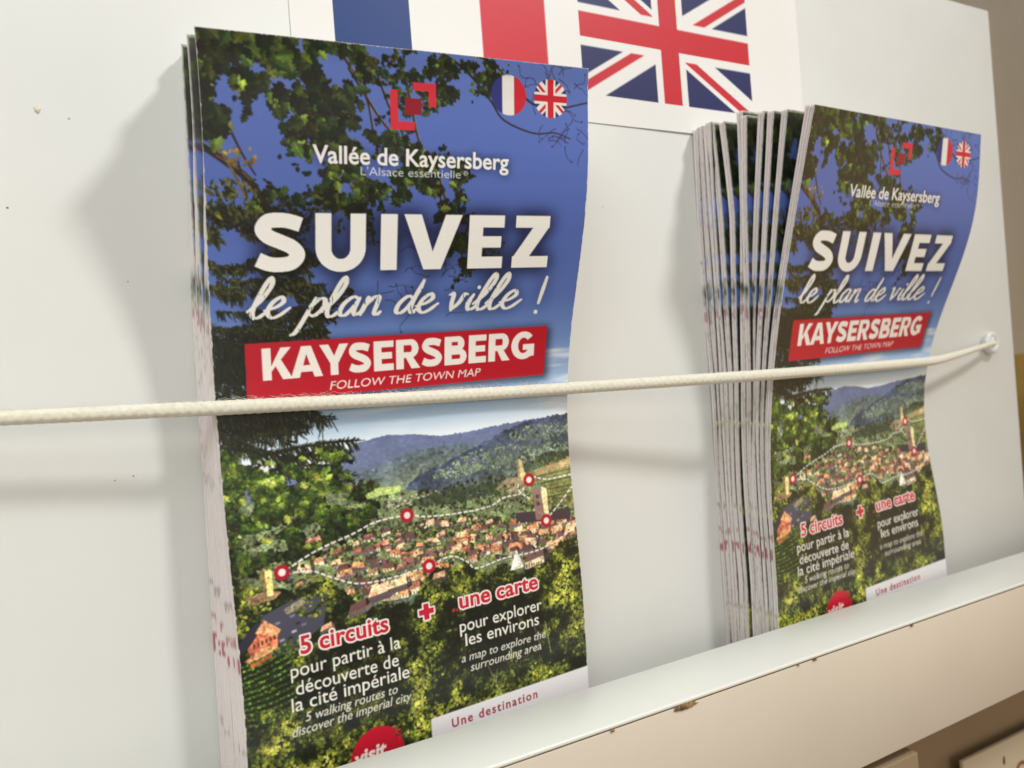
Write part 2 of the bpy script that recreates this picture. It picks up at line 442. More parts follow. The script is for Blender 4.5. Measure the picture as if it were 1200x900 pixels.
    B += lit(52, 152, 5, 16, 0.32) + lit(47, 182, 5, 13, 0.62) + lit(101, 165, 6, 14, 0.42) + lit(98, 152, 8, 6, 0.26) + lit(8, 190, 14, 12, 0.60) + lit(22, 196, 14, 9, 0.42) + lit(3, 142, 6, 7, 0.25) + lit(24, 143, 6, 5, 0.28) + lit(66, 150, 6, 5, 0.18) + lit(78, 184, 16, 3, 0.22)
    B -= lit(76, 165, 16, 11, 0.42) + lit(27, 166, 15, 9, 0.20) + lit(40, 176, 5, 7, 0.15)
    ramp_x = [-0.2, 0.1, 0.3, 0.55, 0.85, 1.2]
    ramp = np.array([(14, 18, 12), (26, 32, 18), (62, 70, 30), (112, 118, 44), (158, 160, 62), (196, 194, 104)], np.float32) / 255

    def bush(n, test, s0, s1):
        U = rng.uniform(-1, 107, n); V = rng.uniform(130, 206, n)
        for u, v in zip(U, V):
            if not test(u, v):
                continue
            b = B[int(np.clip(v * PX, 0, CH - 1)), int(np.clip(u * PX, 0, CW - 1))] + rng.normal(0, 0.13)
            c = np.array([np.interp(b, ramp_x, ramp[:, i]) for i in range(3)], np.float32)
            leaf(img, 'slim' if rng.uniform() < 0.3 else 'blob', u, v, rng.uniform(s0, s1), rng.uniform(0, 6.28), c, 1.15)

    def edge(u):          # upper edge of the greenery below the town
        return np.interp(u, [0, 3, 14, 24, 33, 48, 52, 56, 60, 66, 72, 78, 84, 92, 98, 106], [133, 137, 141, 139, 149.5, 152, 146, 142.5, 145, 144, 148.5, 147, 151, 149.5, 144.5, 143])
    m = vv[:, None] > np.interp(uu, np.linspace(0, 106, 60), edge(np.linspace(0, 106, 60)))[None] + 0.8
    img[m] = col(24, 30, 17)
    bush(26000, lambda u, v: v > edge(u) and not (4 < u < 24 and 144 < v < 156) and not (u < 13 and 155 < v < 170), 0.7, 1.5)
    # lower left: square tower, car park, timbered house, vines
    poly(img, [(6, 146), (14, 143.6), (24, 144), (22, 152), (12, 157), (5, 156)], col(60, 60, 72))
    for u, v in np.vstack([cloud_of(90, 20, 146, 5, 3), cloud_of(60, 13, 156, 6, 2), cloud_of(40, 5, 145, 4, 1.6)]):
        leaf(img, 'blob', u, v, rng.uniform(0.7, 1.5), rng.uniform(0, 6.28), jitter(col(*[(34, 42, 22), (66, 76, 34), (104, 110, 50)][rng.integers(3)]), 0.2))
    for q in range(9):
        u, v = rng.uniform(9, 21), rng.uniform(146, 153)
        poly(img, [(u, v), (u + 1.3, v - 0.2), (u + 1.4, v + 0.4), (u + 0.1, v + 0.6)], jitter(col(*[(150, 150, 160), (36, 36, 46), (96, 100, 120)][q % 3]), 0.1))
    poly(img, [(12, 145.4), (17, 143.6), (18, 145), (13, 147)], col(128, 120, 100))
    for u, v in cloud_of(40, 5, 142.4, 5, 1.4):
        leaf(img, 'blob', u, v, rng.uniform(0.7, 1.2), rng.uniform(0, 6.28), jitter(col(86, 92, 44), 0.3))
    poly(img, [(3, 140.4), (9, 139.6), (12, 140.8), (10, 142.2), (4, 142.4)], col(126, 98, 76))
    poly(img, [(7.3, 134.6), (8.6, 133.4), (10.1, 134.8), (9.9, 141.2), (7.5, 141)], col(206, 182, 108))
    poly(img, [(7.3, 134.6), (8.2, 134), (8.4, 141.2), (7.5, 141)], col(116, 92, 62))
    disc(img, 9.1, 136.4, 0.28, col(90, 70, 50))
    house(3.0, 134.2, 2.6, 0.1, 0.8); house(6.0, 131.6, 2.4, -0.1, 0.9); house(17.0, 131.4, 6.8, -0.08, 0.2); house(1.2, 131.8, 2.2, 0, 0.8)
    poly(img, [(1.6, 151.5), (5, 149.2), (10, 151), (9.6, 155.2), (3, 156.6)], col(164, 92, 66))
    poly(img, [(0, 151.8), (4.6, 147.4), (7, 147), (4.6, 150.6), (2, 153.6), (0, 154)], col(40, 38, 52))
    poly(img, [(4.4, 149.8), (6.8, 146.8), (11, 150.4), (9.6, 151.8)], col(196, 132, 96))
    for q in range(6):
        u = 3.6 + q * 1.05
        poly(img, [(u, 152.6 - 0.2 * (u - 3)), (u + 0.5, 152.5 - 0.2 * (u - 3)), (u + 0.5, 153.6 - 0.2 * (u - 3)), (u, 153.7 - 0.2 * (u - 3))], col(62, 44, 46))
    poly(img, [(1, 156.2), (7, 153.6), (9.8, 154.4), (8.6, 155.6), (4, 158)], col(190, 138, 96)); poly(img, [(2, 157.4), (8, 155.6), (8, 156.8), (3, 158.6)], col(150, 78, 52))
    for q in range(12):                                              # rows of vines
        p0 = (0, 157.5 + q * 1.35); p1 = (13.5, 153.5 + q * 1.7)
        for t in np.linspace(0, 1, 46):
            u = p0[0] + (p1[0] - p0[0]) * t; v = p0[1] + (p1[1] - p0[1]) * t + 0.6 * math.sin(t * 3)
            leaf(img, 'blob', u, v + rng.normal(0, 0.14), rng.uniform(0.5, 0.95), rng.uniform(0, 6.28), jitter(col(82, 108, 44) if rng.uniform() < 0.55 else col(40, 56, 22), 0.16))
    bush(4000, lambda u, v: u < 16 and v > 169 + 0.3 * u, 0.7, 1.5)
    # big roofs in front, white gable
    for args in ((35, 147.6, 6.4, -0.12, 0.1), (41, 146.6, 5.6, -0.1, 0.5), (54.5, 146.8, 4.0, -0.05, 0.5), (85.6, 148.4, 7.0, -0.14, 0.6), (29, 150.6, 5.2, -0.2, 0.3), (21, 153.4, 3.2, -0.2, 0.2)):
        house(*args)
    poly(img, [(83, 143.8), (85.2, 149.6), (80.2, 149.8)], col(204, 196, 176))
    bush(2400, lambda u, v: v > edge(u) + 2.4 and (56 < u < 79 or u > 92) and v < 156, 0.7, 1.4)
    # pale trunks in the dark wood
    for p in ([(70, 176), (72, 181), (73.4, 185)], [(72.4, 181.5), (73, 178)], [(86, 165), (89, 176)], [(91, 168), (92.4, 178)]):
        stroke(img, p, 0.35, 0.3, col(138, 132, 92))

    # specks of wall, window and shadow through the town
    for k in range(420):
        u = rng.uniform(26, 104); v = rng.uniform(130, 148.5)
        if np.interp(u, [26, 40, 60, 84, 104], [135.5, 130.5, 131.2, 135, 138]) < v < np.interp(u, [26, 46, 60, 76, 92, 104], [147, 149, 143, 143.5, 147, 142]):
            leaf(img, 'blob', u, v, rng.uniform(0.25, 0.9), rng.uniform(0, 6.28), jitter(col(*[(30, 26, 32), (52, 48, 44), (214, 200, 176), (222, 160, 118), (58, 66, 36)][rng.integers(5)]), 0.15))
    def grain_on(where):
        """The fine grain of leaves too small to draw, on everything that is not open sky."""
        veg = np.clip((img[..., 1] * 1.02 - img[..., 2]) * 9 + 0.1, 0, 1) * where
        t = 0.24 * noise(0.42, 0.36, 2) + 0.10 * noise(1.6, 1.4, 2)
        img[:] *= 1 + (np.clip(t, -0.55, 0.8) * veg)[..., None]
        img[..., 0] *= 1 + 0.05 * noise(0.8, 0.7, 2) * veg
        np.clip(img, 0, 1, out=img)
    grain_on(np.interp(vv, [109, 113, 122, 130, 150, 205], [0, 0.3, 0.5, 0.8, 0.8, 0.7])[:, None] * np.ones((1, CW)))
    # the view is bright and a little hazy
    k = np.interp(vv, [100, 106, 125, 148, 156, 205], [1.0, 1.12, 1.27, 1.24, 1.12, 1.1])[:, None, None]; hz = np.interp(vv, [100, 106, 122, 136], [0, 0.10, 0.07, 0])[:, None, None]
    img[:] = np.clip(img * k, 0, 1) * (1 - hz) + hz * col(188, 200, 214)
    # --- conifer boughs on the left
    def bough(p0, p1, sag, w, needles, c0, c1, ln=2.2):
        p0, p1 = np.array(p0, float), np.array(p1, float)
        mid = (p0 + p1) / 2 + np.array([0, -sag])
        q = smooth([p0, mid, p1], 10)
        for i in range(len(q) - 1):
            seg(img, q[i], q[i + 1], w * (1 - 0.6 * i / len(q)), w * (1 - 0.6 * (i + 1) / len(q)), col(34, 28, 20))
        d = p1 - p0; L = max(np.hypot(*d), 1e-3); d /= L
        for k in range(needles):
            t = rng.uniform(0, 1); j = int(t * (len(q) - 1)); a = q[j] + rng.normal(0, 0.15, 2)
            side = rng.choice([-1, 1]); ang = math.atan2(d[1], d[0]) + side * rng.uniform(0.5, 1.3)
            e = a + np.array([math.cos(ang), math.sin(ang) + 0.55]) * ln * rng.uniform(0.5, 1.1)
            f = rng.uniform() ** 2.2
            seg(img, a, e, 0.3, 0.16, jitter(c0 + (c1 - c0) * f, 0.12))
    dk, gr = col(16, 20, 13), col(96, 102, 44)
    for k in range(230):
        u = rng.uniform(-2, 30); v = rng.uniform(40, 98)
        if ((u - 6) / 6) ** 2 + ((v - 50) / 5) ** 2 < 1 or ((u - 8.5) / 3) ** 2 + ((v - 62.5) / 2.4) ** 2 < 1 or ((u - 3.5) / 4) ** 2 + ((v - 69) / 2.4) ** 2 < 1:
            continue
        if u > 14 + (v - 40) * 0.42 or (v > 68 and u > 27 - (v - 68) * 0.3):
            continue
        L = rng.uniform(4, 9); a = rng.uniform(-0.2, 0.9)
        bough((u, v), (u + L * math.cos(a), v + L * math.sin(a)), rng.uniform(-0.3, 0.9), 0.4, 60, dk, gr * (1.1 if v < 62 else 0.7), 1.7)
    for cu, cv, ru, rv, n in ((4, 43, 6, 4, 60), (14, 45, 8, 4, 90), (20, 52, 9, 5, 110), (12, 57, 9, 3, 80), (24, 62, 8, 5, 110), (14, 68, 9, 5, 120), (26, 70, 6, 4, 70), (6, 75, 7, 4, 90), (18, 76, 8, 4, 80), (4, 84, 6, 6, 160), (5, 92, 7, 5, 120)):
        for u, v in np.vstack([cloud_of(int(n * 0.5), cu + rng.normal(0, 0.5 * ru), cv + rng.normal(0, 0.5 * rv), ru * 0.4, rv * 0.4) for _ in range(5)]):
            f = rng.uniform() ** 3
            leaf(img, 'slim', u, v, rng.uniform(1.0, 2.4), rng.normal(1.1, 0.7), jitter(dk + (gr * 0.8 - dk) * f, 0.2))
    for k in range(60):
        u = rng.uniform(-2, 9); v = rng.uniform(72, 100)
        bough((u, v), (u + rng.uniform(2, 6), v + rng.uniform(1, 5)), 0.2, 0.4, 34, col(10, 13, 9), col(42, 48, 24))
    for p0, p1, n in (((-2, 93), (16, 97), 90), ((-2, 95), (24, 93.5), 120), ((2, 94), (30, 96.4), 90), ((-2, 101), (22, 107), 130), ((-2, 104), (14, 113), 110), ((8, 98), (20, 103.5), 60), ((10, 105), (37, 104.4), 170), ((14, 107), (34, 107), 120), ((18, 110), (33, 114), 90), ((0, 97), (10, 104), 60), ((6, 96), (12, 102), 40), ((16, 94), (20, 100), 40), ((24, 94), (28, 99), 34), ((12, 109), (28, 112), 100)):
        for k in range(2):
            bough(p0, np.array(p1) + rng.normal(0, 0.7, 2), 0.8, 0.55, n, dk, col(56, 62, 34), 2.4)
    # --- oak: limbs, then leaves from dark to lit
    bark, pale = col(40, 30, 24), col(150, 124, 92)
    stroke(img, [(-1, 26), (5, 30), (10, 34), (14, 40), (20, 50)], 1.5, 2.2, bark); stroke(img, [(3, 28.6), (8, 31.6), (11, 34.4)], 0.5, 0.4, col(104, 76, 50))
    stroke(img, [(-1, 13), (5, 20), (9, 28), (12, 33)], 0.7, 0.4, bark); stroke(img, [(0, 20), (6, 31), (10, 39), (16, 52)], 0.75, 0.6, pale * 0.75)
    stroke(img, [(8, 30), (10, 39)], 0.5, 0.4, bark); stroke(img, [(14, 34), (22, 40), (30, 44)], 0.5, 0.3, bark)
    for p in ([(34, 2), (40, 12), (42, 22), (44, 30)], [(42, 3), (46, 14), (50, 22), (51, 36)], [(36, 6), (44, 18), (50, 24)], [(48, 0), (52, 12), (54, 22), (60, 36), (64, 50)], [(58, 26), (62, 38), (66, 50), (70, 58)]):
        stroke(img, p, 0.8, 0.4, bark); stroke(img, np.array(p) + (0.25, -0.1), 0.2, 0.15, pale)
    stroke(img, [(59, -1), (68, 4), (75, 11), (79, 16), (88, 19), (95, 18.6), (100, 20)], 0.75, 0.25, bark)
    stroke(img, [(66, -1), (75, 1), (81, 6), (88, 11), (95, 12), (106, 9.5)], 0.95, 0.35, bark); stroke(img, [(66, -0.6), (75, 1.4), (81, 6.4)], 0.25, 0.2, pale)
    for k in range(60):                                              # bare twigs against the sky
        i = rng.integers(3); c = [(94, 4.5, 9, 4), (97, 18, 8, 6), (55, 60, 12, 10)][i]
        a = np.array([c[0] + rng.normal(0, c[2] * 0.5), c[1] + rng.normal(0, c[3] * 0.5)]); ang = rng.uniform(0, 6.28)
        pts = [a]
        for q in range(4):
            ang += rng.normal(0, 0.5); pts.append(pts[-1] + np.array([math.cos(ang), math.sin(ang)]) * rng.uniform(0.8, 2.0))
        stroke(img, pts, 0.22, 0.10, col(44, 38, 58), 4)
        if rng.uniform() < 0.5:
            leaf(img, 'blob', pts[-1][0], pts[-1][1], 0.8, ang, col(44, 46, 44))
    clumps = [(6, 4, 8, 5, 46), (17, 6, 9, 5, 60), (28, 4, 9, 5, 62), (22, 13, 11, 5, 70), (34, 12, 7, 6, 40), (29, 20, 7, 7, 46), (14, 11, 6, 4, 20), (40, 3, 7, 4, 44), (46, 9, 5, 6, 34), (54, 4, 5, 5, 34), (45, 22, 8, 6, 52),
              (58, 12, 2.5, 3, 10), (54, 26, 6, 7, 56), (36, 28, 6, 5, 26), (29, 30, 7, 5, 34), (22, 24, 4, 5, 14), (40, 36, 7, 5, 36), (31, 38, 7, 4, 34), (60, 35, 7, 5, 62), (66, 32, 3, 4, 20), (64, 44, 6, 5, 44), (69, 53, 5, 5, 34), (75, 50, 4, 4, 12), (70, 3, 4, 3, 14), (72, 9, 2.4, 3, 8), (56, 30, 4, 5, 24), (12, 38, 8, 4, 30), (20, 44, 6, 4, 22), (38, 47, 5, 5, 18), (64, 47, 5, 6, 50), (68, 54, 4, 5, 40), (57, 40, 6, 5, 40), (50, 33, 5, 5, 34), (47, 15, 4, 6, 34), (53, 19, 4, 5, 30), (36, 33, 6, 5, 34), (10, 8, 8, 5, 40), (1, 5, 3, 5, 34), (1, 15, 2.5, 3, 24), (66, 3, 7, 2.5, 40), (74, 5, 4, 3, 18), (62, 9, 3, 4, 18), (3, 22, 2.5, 4, 20), (8, 1, 8, 2, 16)]
    green = [(10, 14, 11), (22, 30, 16), (38, 50, 21), (66, 84, 30), (112, 126, 52), (170, 174, 104)]; at_b = [0, 0.35, 0.62, 0.86, 1.06, 1.3]
    pts = drift(15000, [(cu, cv, ru, rv, n) for cu, cv, ru, rv, n in clumps], 3.6, 0.0)
    b = rng.uniform(0.02, 0.9, len(pts)) + 0.17 * pts[:, 2] + np.where((pts[:, 0] < 40) & (pts[:, 1] < 28), 0.07, 0)
    for i in np.argsort(b + rng.normal(0, 0.25, len(b))):
        u, v = pts[i, :2]; big = u < 42 and v < 26 and rng.uniform() < 0.28
        leaf(img, 'oak' if big or rng.uniform() < 0.4 else 'blob', u, v, rng.uniform(2.2, 4.2) if big else rng.uniform(0.7, 1.7), rng.normal(1.3, 1.0), jitter(tone(b[i], at_b, green) * 0.7, 0.16), rng.uniform(1.05, 1.5))
    # single leaves hanging at the front, dark against the sky or caught by the sun
    k = rng.permutation(len(pts))[:620]
    for i in k:
        u, v = pts[i, :2] + rng.normal(0, 0.9, 2)
        if v > 46:
            continue
        c = tone(rng.choice([0.18, 0.35, 0.55, 0.78, 1.0], p=[0.32, 0.28, 0.2, 0.14, 0.06]), at_b, green)
        leaf(img, 'oak', u, v, (rng.uniform(2.6, 5.2) if u < 44 and v < 28 else rng.uniform(1.8, 3.4)), rng.normal(1.45, 0.75), jitter(c, 0.14), rng.uniform(1.05, 1.7))
    for u, v in cloud_of(22, 8.5, 28.6, 4, 2.4):
        leaf(img, 'oak', u, v, rng.uniform(0.8, 1.8), rng.uniform(0, 6.28), jitter(col(126, 104, 52), 0.25))
    for u, v in cloud_of(150, 6, 39, 7, 5):
        leaf(img, 'slim', u, v, rng.uniform(0.8, 2.0), rng.normal(1.2, 0.6), jitter(col(*[(30, 38, 18), (70, 74, 30), (104, 100, 40)][rng.integers(3)]), 0.2))
    # lower oak on the left of the view
    low = ((9, 113, 9, 5, 90), (20, 115, 10, 5, 110), (10, 122, 10, 6, 120), (24, 122, 10, 5, 110), (33, 124, 5, 3.2, 46), (12, 129, 10, 3.5, 60), (36, 118, 3, 1.6, 16), (3, 126, 4, 6, 40), (30, 128, 3, 2, 14), (20, 131, 4, 2, 20), (4, 132, 4, 2, 22), (28, 108, 6, 2, 24), (2, 108, 5, 4, 40), (38, 124, 3, 1.5, 12), (34, 128, 3, 1, 8))
    pts = drift(7200, low, 3.4, -0.45, 1.8)
    b = rng.uniform(0, 0.85, len(pts)) + 0.16 * pts[:, 2] - 0.012 * (pts[:, 1] - 114) + 0.02
    for i in np.argsort(b + rng.normal(0, 0.22, len(b))):
        u, v = pts[i, :2]
        leaf(img, 'oak' if rng.uniform() < 0.5 else 'blob', u, v, rng.uniform(0.8, 2.5), rng.normal(0.5, 1.0), jitter(tone(b[i], at_b, green) * 1.2, 0.16), rng.uniform(1.05, 1.4))
    for u, v, s in ((9.6, 127, 2.6), (24, 112.6, 3.0), (15.4, 122.5, 2.8), (4.6, 116, 2.4), (33, 117, 2.2)):
        leaf(img, 'oak', u, v, s, rng.uniform(0.5, 2.2), col(140, 146, 60))
    # the sun-bleached right-hand edge of the sky stays clear of leaves

    grain_on(np.where((vv[:, None] < 106) | ((uu[None] < 40) & (vv[:, None] < 134)), np.where(vv[:, None] < 106, 0.28, 0.7), 0))
    # --- routes and markers
    def dashed(pts, w=0.5, dash=1.0, gap=0.95):
        q = smooth(pts, 24); s = np.r_[0, np.cumsum(np.hypot(*np.diff(q, axis=0).T))]; x = 0.0
        while x < s[-1]:
            y = min(x + dash, s[-1]); t = np.linspace(x, y, 4)
            k = np.stack([np.interp(t, s, q[:, i]) for i in (0, 1)], 1)
            for i in range(3):
                seg(img, k[i], k[i + 1], w, w, col(236, 232, 226))
            x = y + gap
    dashed([(13.7, 135.4), (22, 132), (32.9, 129.3), (39.3, 127.4), (48.8, 127.2), (54.7, 128.6), (65.4, 129.4), (75.3, 129.2), (80.5, 127.4), (86, 127.2), (88, 125.6)])
    dashed([(86.2, 124.2), (86, 126), (89.6, 129.2)])
    dashed([(91.6, 122.6), (97, 124.2), (106, 124)])
    dashed([(96.4, 135.6), (100.4, 132.6), (105.8, 128)])
    dashed([(13.5, 136.4), (20.2, 137), (25.7, 140), (33, 143.2), (44, 143.6), (53.9, 142.6), (61, 141.4), (66, 144), (69, 146.6), (78.3, 145.6), (90, 145.6), (99, 143.6), (106, 140.4)])
    for u, v in ((48.8, 127.2), (90.1, 123.4), (94.9, 137), (53.9, 142.8), (12.6, 135.8)):
        disc(img, u, v, 2.05, col(168, 24, 42)); disc(img, u, v, 0.98, col(240, 226, 222))

    k = (0.10 * noise(3.2, 2.8, 3) * np.clip((img[..., 1] * 1.02 - img[..., 2]) * 9, 0, 1))[..., None]
    img *= 1 + np.clip(k, -0.3, 0.4); np.clip(img, 0, 1, out=img)
    img[:] = 0.35 * img + 0.65 * blur(img, 1)
    # --- soft dark glow under the lettering, then the lettering
    new = lambda: np.zeros((CH, CW), bool)
    title, script, name, tag_, small = new(), new(), new(), new(), new()
    for ch, u0, u1 in (('S', 11.2, 24.0), ('U', 26.6, 39.9), ('I', 44.0, 48.6), ('V', 50.4, 67.2), ('E', 69.3, 80.1), ('Z', 83.2, 94.8)):
        letter(title, ch, u0, u1, 57.2, 15.1)
    # brush script, each letter a set of pen paths: x along, y up from the base line, both in x-heights
    S = {'l': [[(-.05, .35), (.42, .95), (.72, 1.75), (.62, 2.15), (.42, 1.7), (.18, .55), (.25, .05), (.5, .02), (.82, .35)]],
         'e': [[(.0, .38), (.5, .55), (.78, .85), (.62, 1.1), (.3, .8), (.18, .3), (.42, -.02), (.75, .1), (1.15, .5)]],
         'p': [[(.42, 1.05), (.2, .2), (-.1, -.75), (-.32, -.95)], [(.28, .55), (.6, 1.0), (.88, .92), (.86, .45), (.55, .08), (.3, .16)], [(.8, .25), (1.1, .35)]],
         'a': [[(.92, .9), (.6, 1.05), (.22, .65), (.14, .15), (.42, .03), (.78, .55), (.94, .98)], [(.94, .98), (.8, .4), (.86, .06), (1.1, .12), (1.3, .45)]],
         'n': [[(.12, .3), (.32, .95), (.22, .45), (.12, .02)], [(.18, .4), (.55, .95), (.82, 1.0), (.82, .6), (.78, .1), (.95, .0), (1.1, .15)]],
         'd': [[(.85, .85), (.55, 1.0), (.2, .6), (.14, .12), (.42, .03), (.75, .5), (1.0, 1.3), (1.12, 1.95)], [(1.12, 1.95), (.9, .9), (.84, .2), (1.0, .02), (1.28, .35)]],
         'v': [[(.02, .95), (.22, 1.0), (.26, .5), (.32, .03)], [(.32, .03), (.62, .45), (.78, .95), (.98, .95)]],
         'i': [[(.12, .35), (.34, .92)], [(.34, .92), (.2, .3), (.3, .02), (.55, .1), (.72, .35)], [(.48, 1.32), (.5, 1.38)]],
         '!': [[(.62, 2.1), (.3, .55)], [(.2, .02), (.2, -.04)]]}

    def script_word(word, u0, u1, base, xh, w):
        paths, x = [], 0.0
        for ch in word:
            for path in S[ch]:
                paths.append(smooth([(px + x + 0.24 * py, py) for px, py in path], 10))
            x += {'l': 0.66, 'e': 0.84, 'p': .93, 'a': 1.04, 'n': 1.0, 'd': 1.06, 'v': .92, 'i': .5, '!': .6}[ch]
        allp = np.vstack(paths); lo, hi = allp[:, 0].min(), allp[:, 0].max()
        for q in paths:
            q = np.stack([u0 + (q[:, 0] - lo) / (hi - lo) * (u1 - u0), base - q[:, 1] * xh], 1)
            for i in range(len(q) - 1):
                d = q[i + 1] - q[i]
                thick = w * (0.42 + 0.72 * abs(d[1]) / max(np.hypot(*d), 1e-6)) * (0.7 + 0.4 * min(1, min(i, len(q) - 2 - i) / 6))
                seg(script, q[i], q[i + 1], thick, thick, True)
    script_word('le', 9.0, 19.8, 68.9, 4.75, 1.02); script_word('plan', 19.6, 44.2, 69.3, 4.8, 1.06)
    script_word('de', 48.6, 61.0, 69.3, 4.7, 1.08); script_word('ville', 64.4, 87.4, 69.2, 4.8, 1.08); script_word('!', 92.6, 95.4, 70.8, 5.0, 1.2)
    dry = noise(0.25, 1.6, 2) + 0.5 * noise(1.5, 1.5, 2)
    script_ink = script & (dry < 1.75)
    text_mask(name, 'Vallée de Kaysersberg', 26.1, 80.5, 29.4, 4.25, 0.018)
    text_mask(small, "L'Alsace essentielle", 38.4, 66.2, 32.2, 2.15, -0.004)
    ring = new(); disc(ring, 67.7, 30.8, 0.62, True); disc(ring, 67.7, 30.8, 0.45, False); small |= ring; text_mask(small, 'R', 67.45, 67.95, 31.1, 0.6)
    low_text = new()
    for body, u0, u1, base, cap in (('pour partir à la', 12.3, 43.0, 163.6, 3.55), ('découverte de', 13.3, 42.1, 168.3, 3.55), ('la cité impériale', 11.9, 45.0, 172.4, 3.55), ('pour explorer', 61.7, 90.2, 164.1, 3.55), ('les environs', 63.2, 88.8, 168.4, 3.55)):
        text_mask(low_text, body, u0, u1, base, cap, 0.003)
    ital = new()
    for body, u0, u1, base, cap in (('5 walking routes to', 15.2, 41.2, 175.7, 2.35), ('discover the imperial city', 11.6, 45.2, 178.7, 2.35), ('a map to explore the', 61.5, 90.9, 172.9, 2.35), ('surrounding area', 64.2, 89.0, 176.1, 2.35)):
        text_mask(ital, body, u0, u1, base, cap, 0.004, 0.2)
    red_text = new()
    text_mask(red_text, '5 circuits', 15.3, 40.0, 158.0, 4.5, 0.026); text_mask(red_text, 'une carte', 62.2, 89.5, 157.2, 4.5, 0.026)
    for a, b in (((49.4, 154.7), (54.0, 156.3)), ((50.9, 153.2), (52.5, 157.8))):
        red_text[int(a[1] * PX):int(b[1] * PX), int(a[0] * PX):int(b[0] * PX)] = True
    g = blur((grow(title, 10) | script).astype(np.float32), 26) * 0.95 + blur(name.astype(np.float32), 14) * 0.9
    bx = np.zeros((CH, CW), np.float32); bx[int(75.5 * PX):int(92 * PX), int(9 * PX):int(98.4 * PX)] = 1
    g += blur(bx, 14) * 0.75
    img *= (1 - np.clip(g, 0, 0.62))[..., None] * np.ones(3, np.float32) + np.clip(g, 0, 0.62)[..., None] * np.array([0.06, 0.07, 0.16], np.float32)
    g = blur((low_text | ital).astype(np.float32), 22)
    img *= (1 - np.clip(1.5 * g, 0, 0.66))[..., None]
    paper = col(238, 237, 233)
    img[name] = paper; img[small] = img[small] * 0.08 + col(220, 222, 226) * 0.92; img[title] = col(238, 237, 233); img[script_ink] = col(228, 227, 222)
    img[low_text] = col(228, 226, 218); img[ital] = img[ital] * 0.06 + col(222, 220, 210) * 0.94
    img[grow(red_text, 5)] = col(236, 226, 222); img[red_text] = col(188, 28, 52)
    poly(img, [(59.6, 157.0), (60.4, 156.4), (60.8, 157.2), (60, 157.8)], col(176, 40, 52)); poly(img, [(60.9, 157.2), (61.5, 156.8), (61.6, 157.5), (61.1, 157.7)], col(176, 40, 52))
    # --- emblem: two brackets and a square
    r1, r2 = col(206, 40, 60), col(142, 10, 34)
    poly(img, [(46.5, 10.2), (48.6, 10.2), (48.6, 18.0), (53.2, 18.0), (53.2, 20.2), (46.5, 20.2)], r1)
    poly(img, [(52.8, 7.9), (59.2, 7.9), (59.2, 13.9), (57.1, 13.9), (57.1, 10.0), (52.8, 10.0)], r1)
    poly(img, [(50.5, 12.0), (55.1, 12.0), (55.1, 16.2), (50.5, 16.2)], r2)
    # --- flags
    disc(img, 80.6, 9.25, 5.35, col(226, 224, 220))
    for a, b, c in ((75.2, 78.6, col(40, 48, 120)), (82.2, 86.0, col(198, 28, 48))):
        q = [(a, 3.9), (b, 3.9), (b, 14.6), (a, 14.6)]
        lay = new(); disc(lay, 80.6, 9.25, 5.35, True); k = new(); poly(k, q, True); img[lay & k] = c
    union_jack(img, 93.7, 9.25, 5.3)
    # --- red banner with the town's name
    poly(img, [(8.0, 75.4), (97.3, 75.4), (97.0, 90.8), (7.8, 90.8)], col(178, 16, 38))
    k = new()
    wd = {'K': 8.3, 'A': 9.2, 'Y': 8.6, 'S': 6.8, 'E': 6.2, 'R': 7.8, 'B': 7.6, 'G': 8.6}
    word = 'KAYSERSBERG'; kern = [-0.5, -0.8, 0.0, 0.85, 0.85, 0.5, 0.85, 0.7, 0.85, 0.5, 0]
    tot = sum(wd[c] for c in word) + sum(kern); f = (93.1 - 12.1) / tot; x = 12.1
    for c, kk in zip(word, kern):
        letter(k, c, x, x + wd[c] * f, 85.3, 8.4); x += (wd[c] + kk) * f
    text_mask(k, 'FOLLOW THE TOWN MAP', 29.5, 75.0, 89.3, 2.25, -0.002, 0.2)
    img[k] = col(236, 230, 224)
    # --- white strip and the round stamp
    poly(img, [(50.6, 185.9), (106, 185.9), (106, 205), (50.6, 205)], col(226, 224, 228))
    k = new(); text_mask(k, 'Une destination', 57.0, 86.5, 190.4, 2.5, 0.02, 0, 1.25)
    img[k] = col(160, 30, 56)
    disc(img, 34.3, 190.7, 7.7, col(186, 16, 44))
    for u, v in cloud_of(26, 41.2, 186.4, 1.6, 1.7):
        leaf(img, 'blob', u, v, rng.uniform(0.5, 1.0), rng.uniform(0, 6.28), jitter(col(*[(96, 40, 40), (60, 56, 30), (150, 60, 60)][rng.integers(3)]), 0.2))
    k = new(); text_mask(k, 'visit', 27.6, 36.8, 191.6, 3.6, 0.035, 0.1, 1, -0.05); img[k] = col(236, 226, 222)
    img *= (1 + 0.018 * rng.standard_normal((CH, CW, 1)).astype(np.float32))
    return np.clip(img, 0, 1)


def shrink(a, f):
    h, w = a.shape[0] // f, a.shape[1] // f
    return a[:h * f, :w * f].reshape(h, f, w, f, -1).mean((1, 3))


def to_linear(a):
    return np.where(a <= 0.04045, a / 12.92, ((a + 0.055) / 1.055) ** 2.4).astype(np.float32)

# ---------------------------------------------------------------- helpers
MM = 0.001


def tag(o, label=None, cat=None, group=None, kind=None):
    for k, v in (('label', label), ('category', cat), ('group', group), ('kind', kind)):
        if v:
            o[k] = v
    return o


def empty(name, loc=(0, 0, 0)):
    o = bpy.data.objects.new(name, None); COL.objects.link(o); o.location = loc; o.empty_display_size = 0.01
    return o


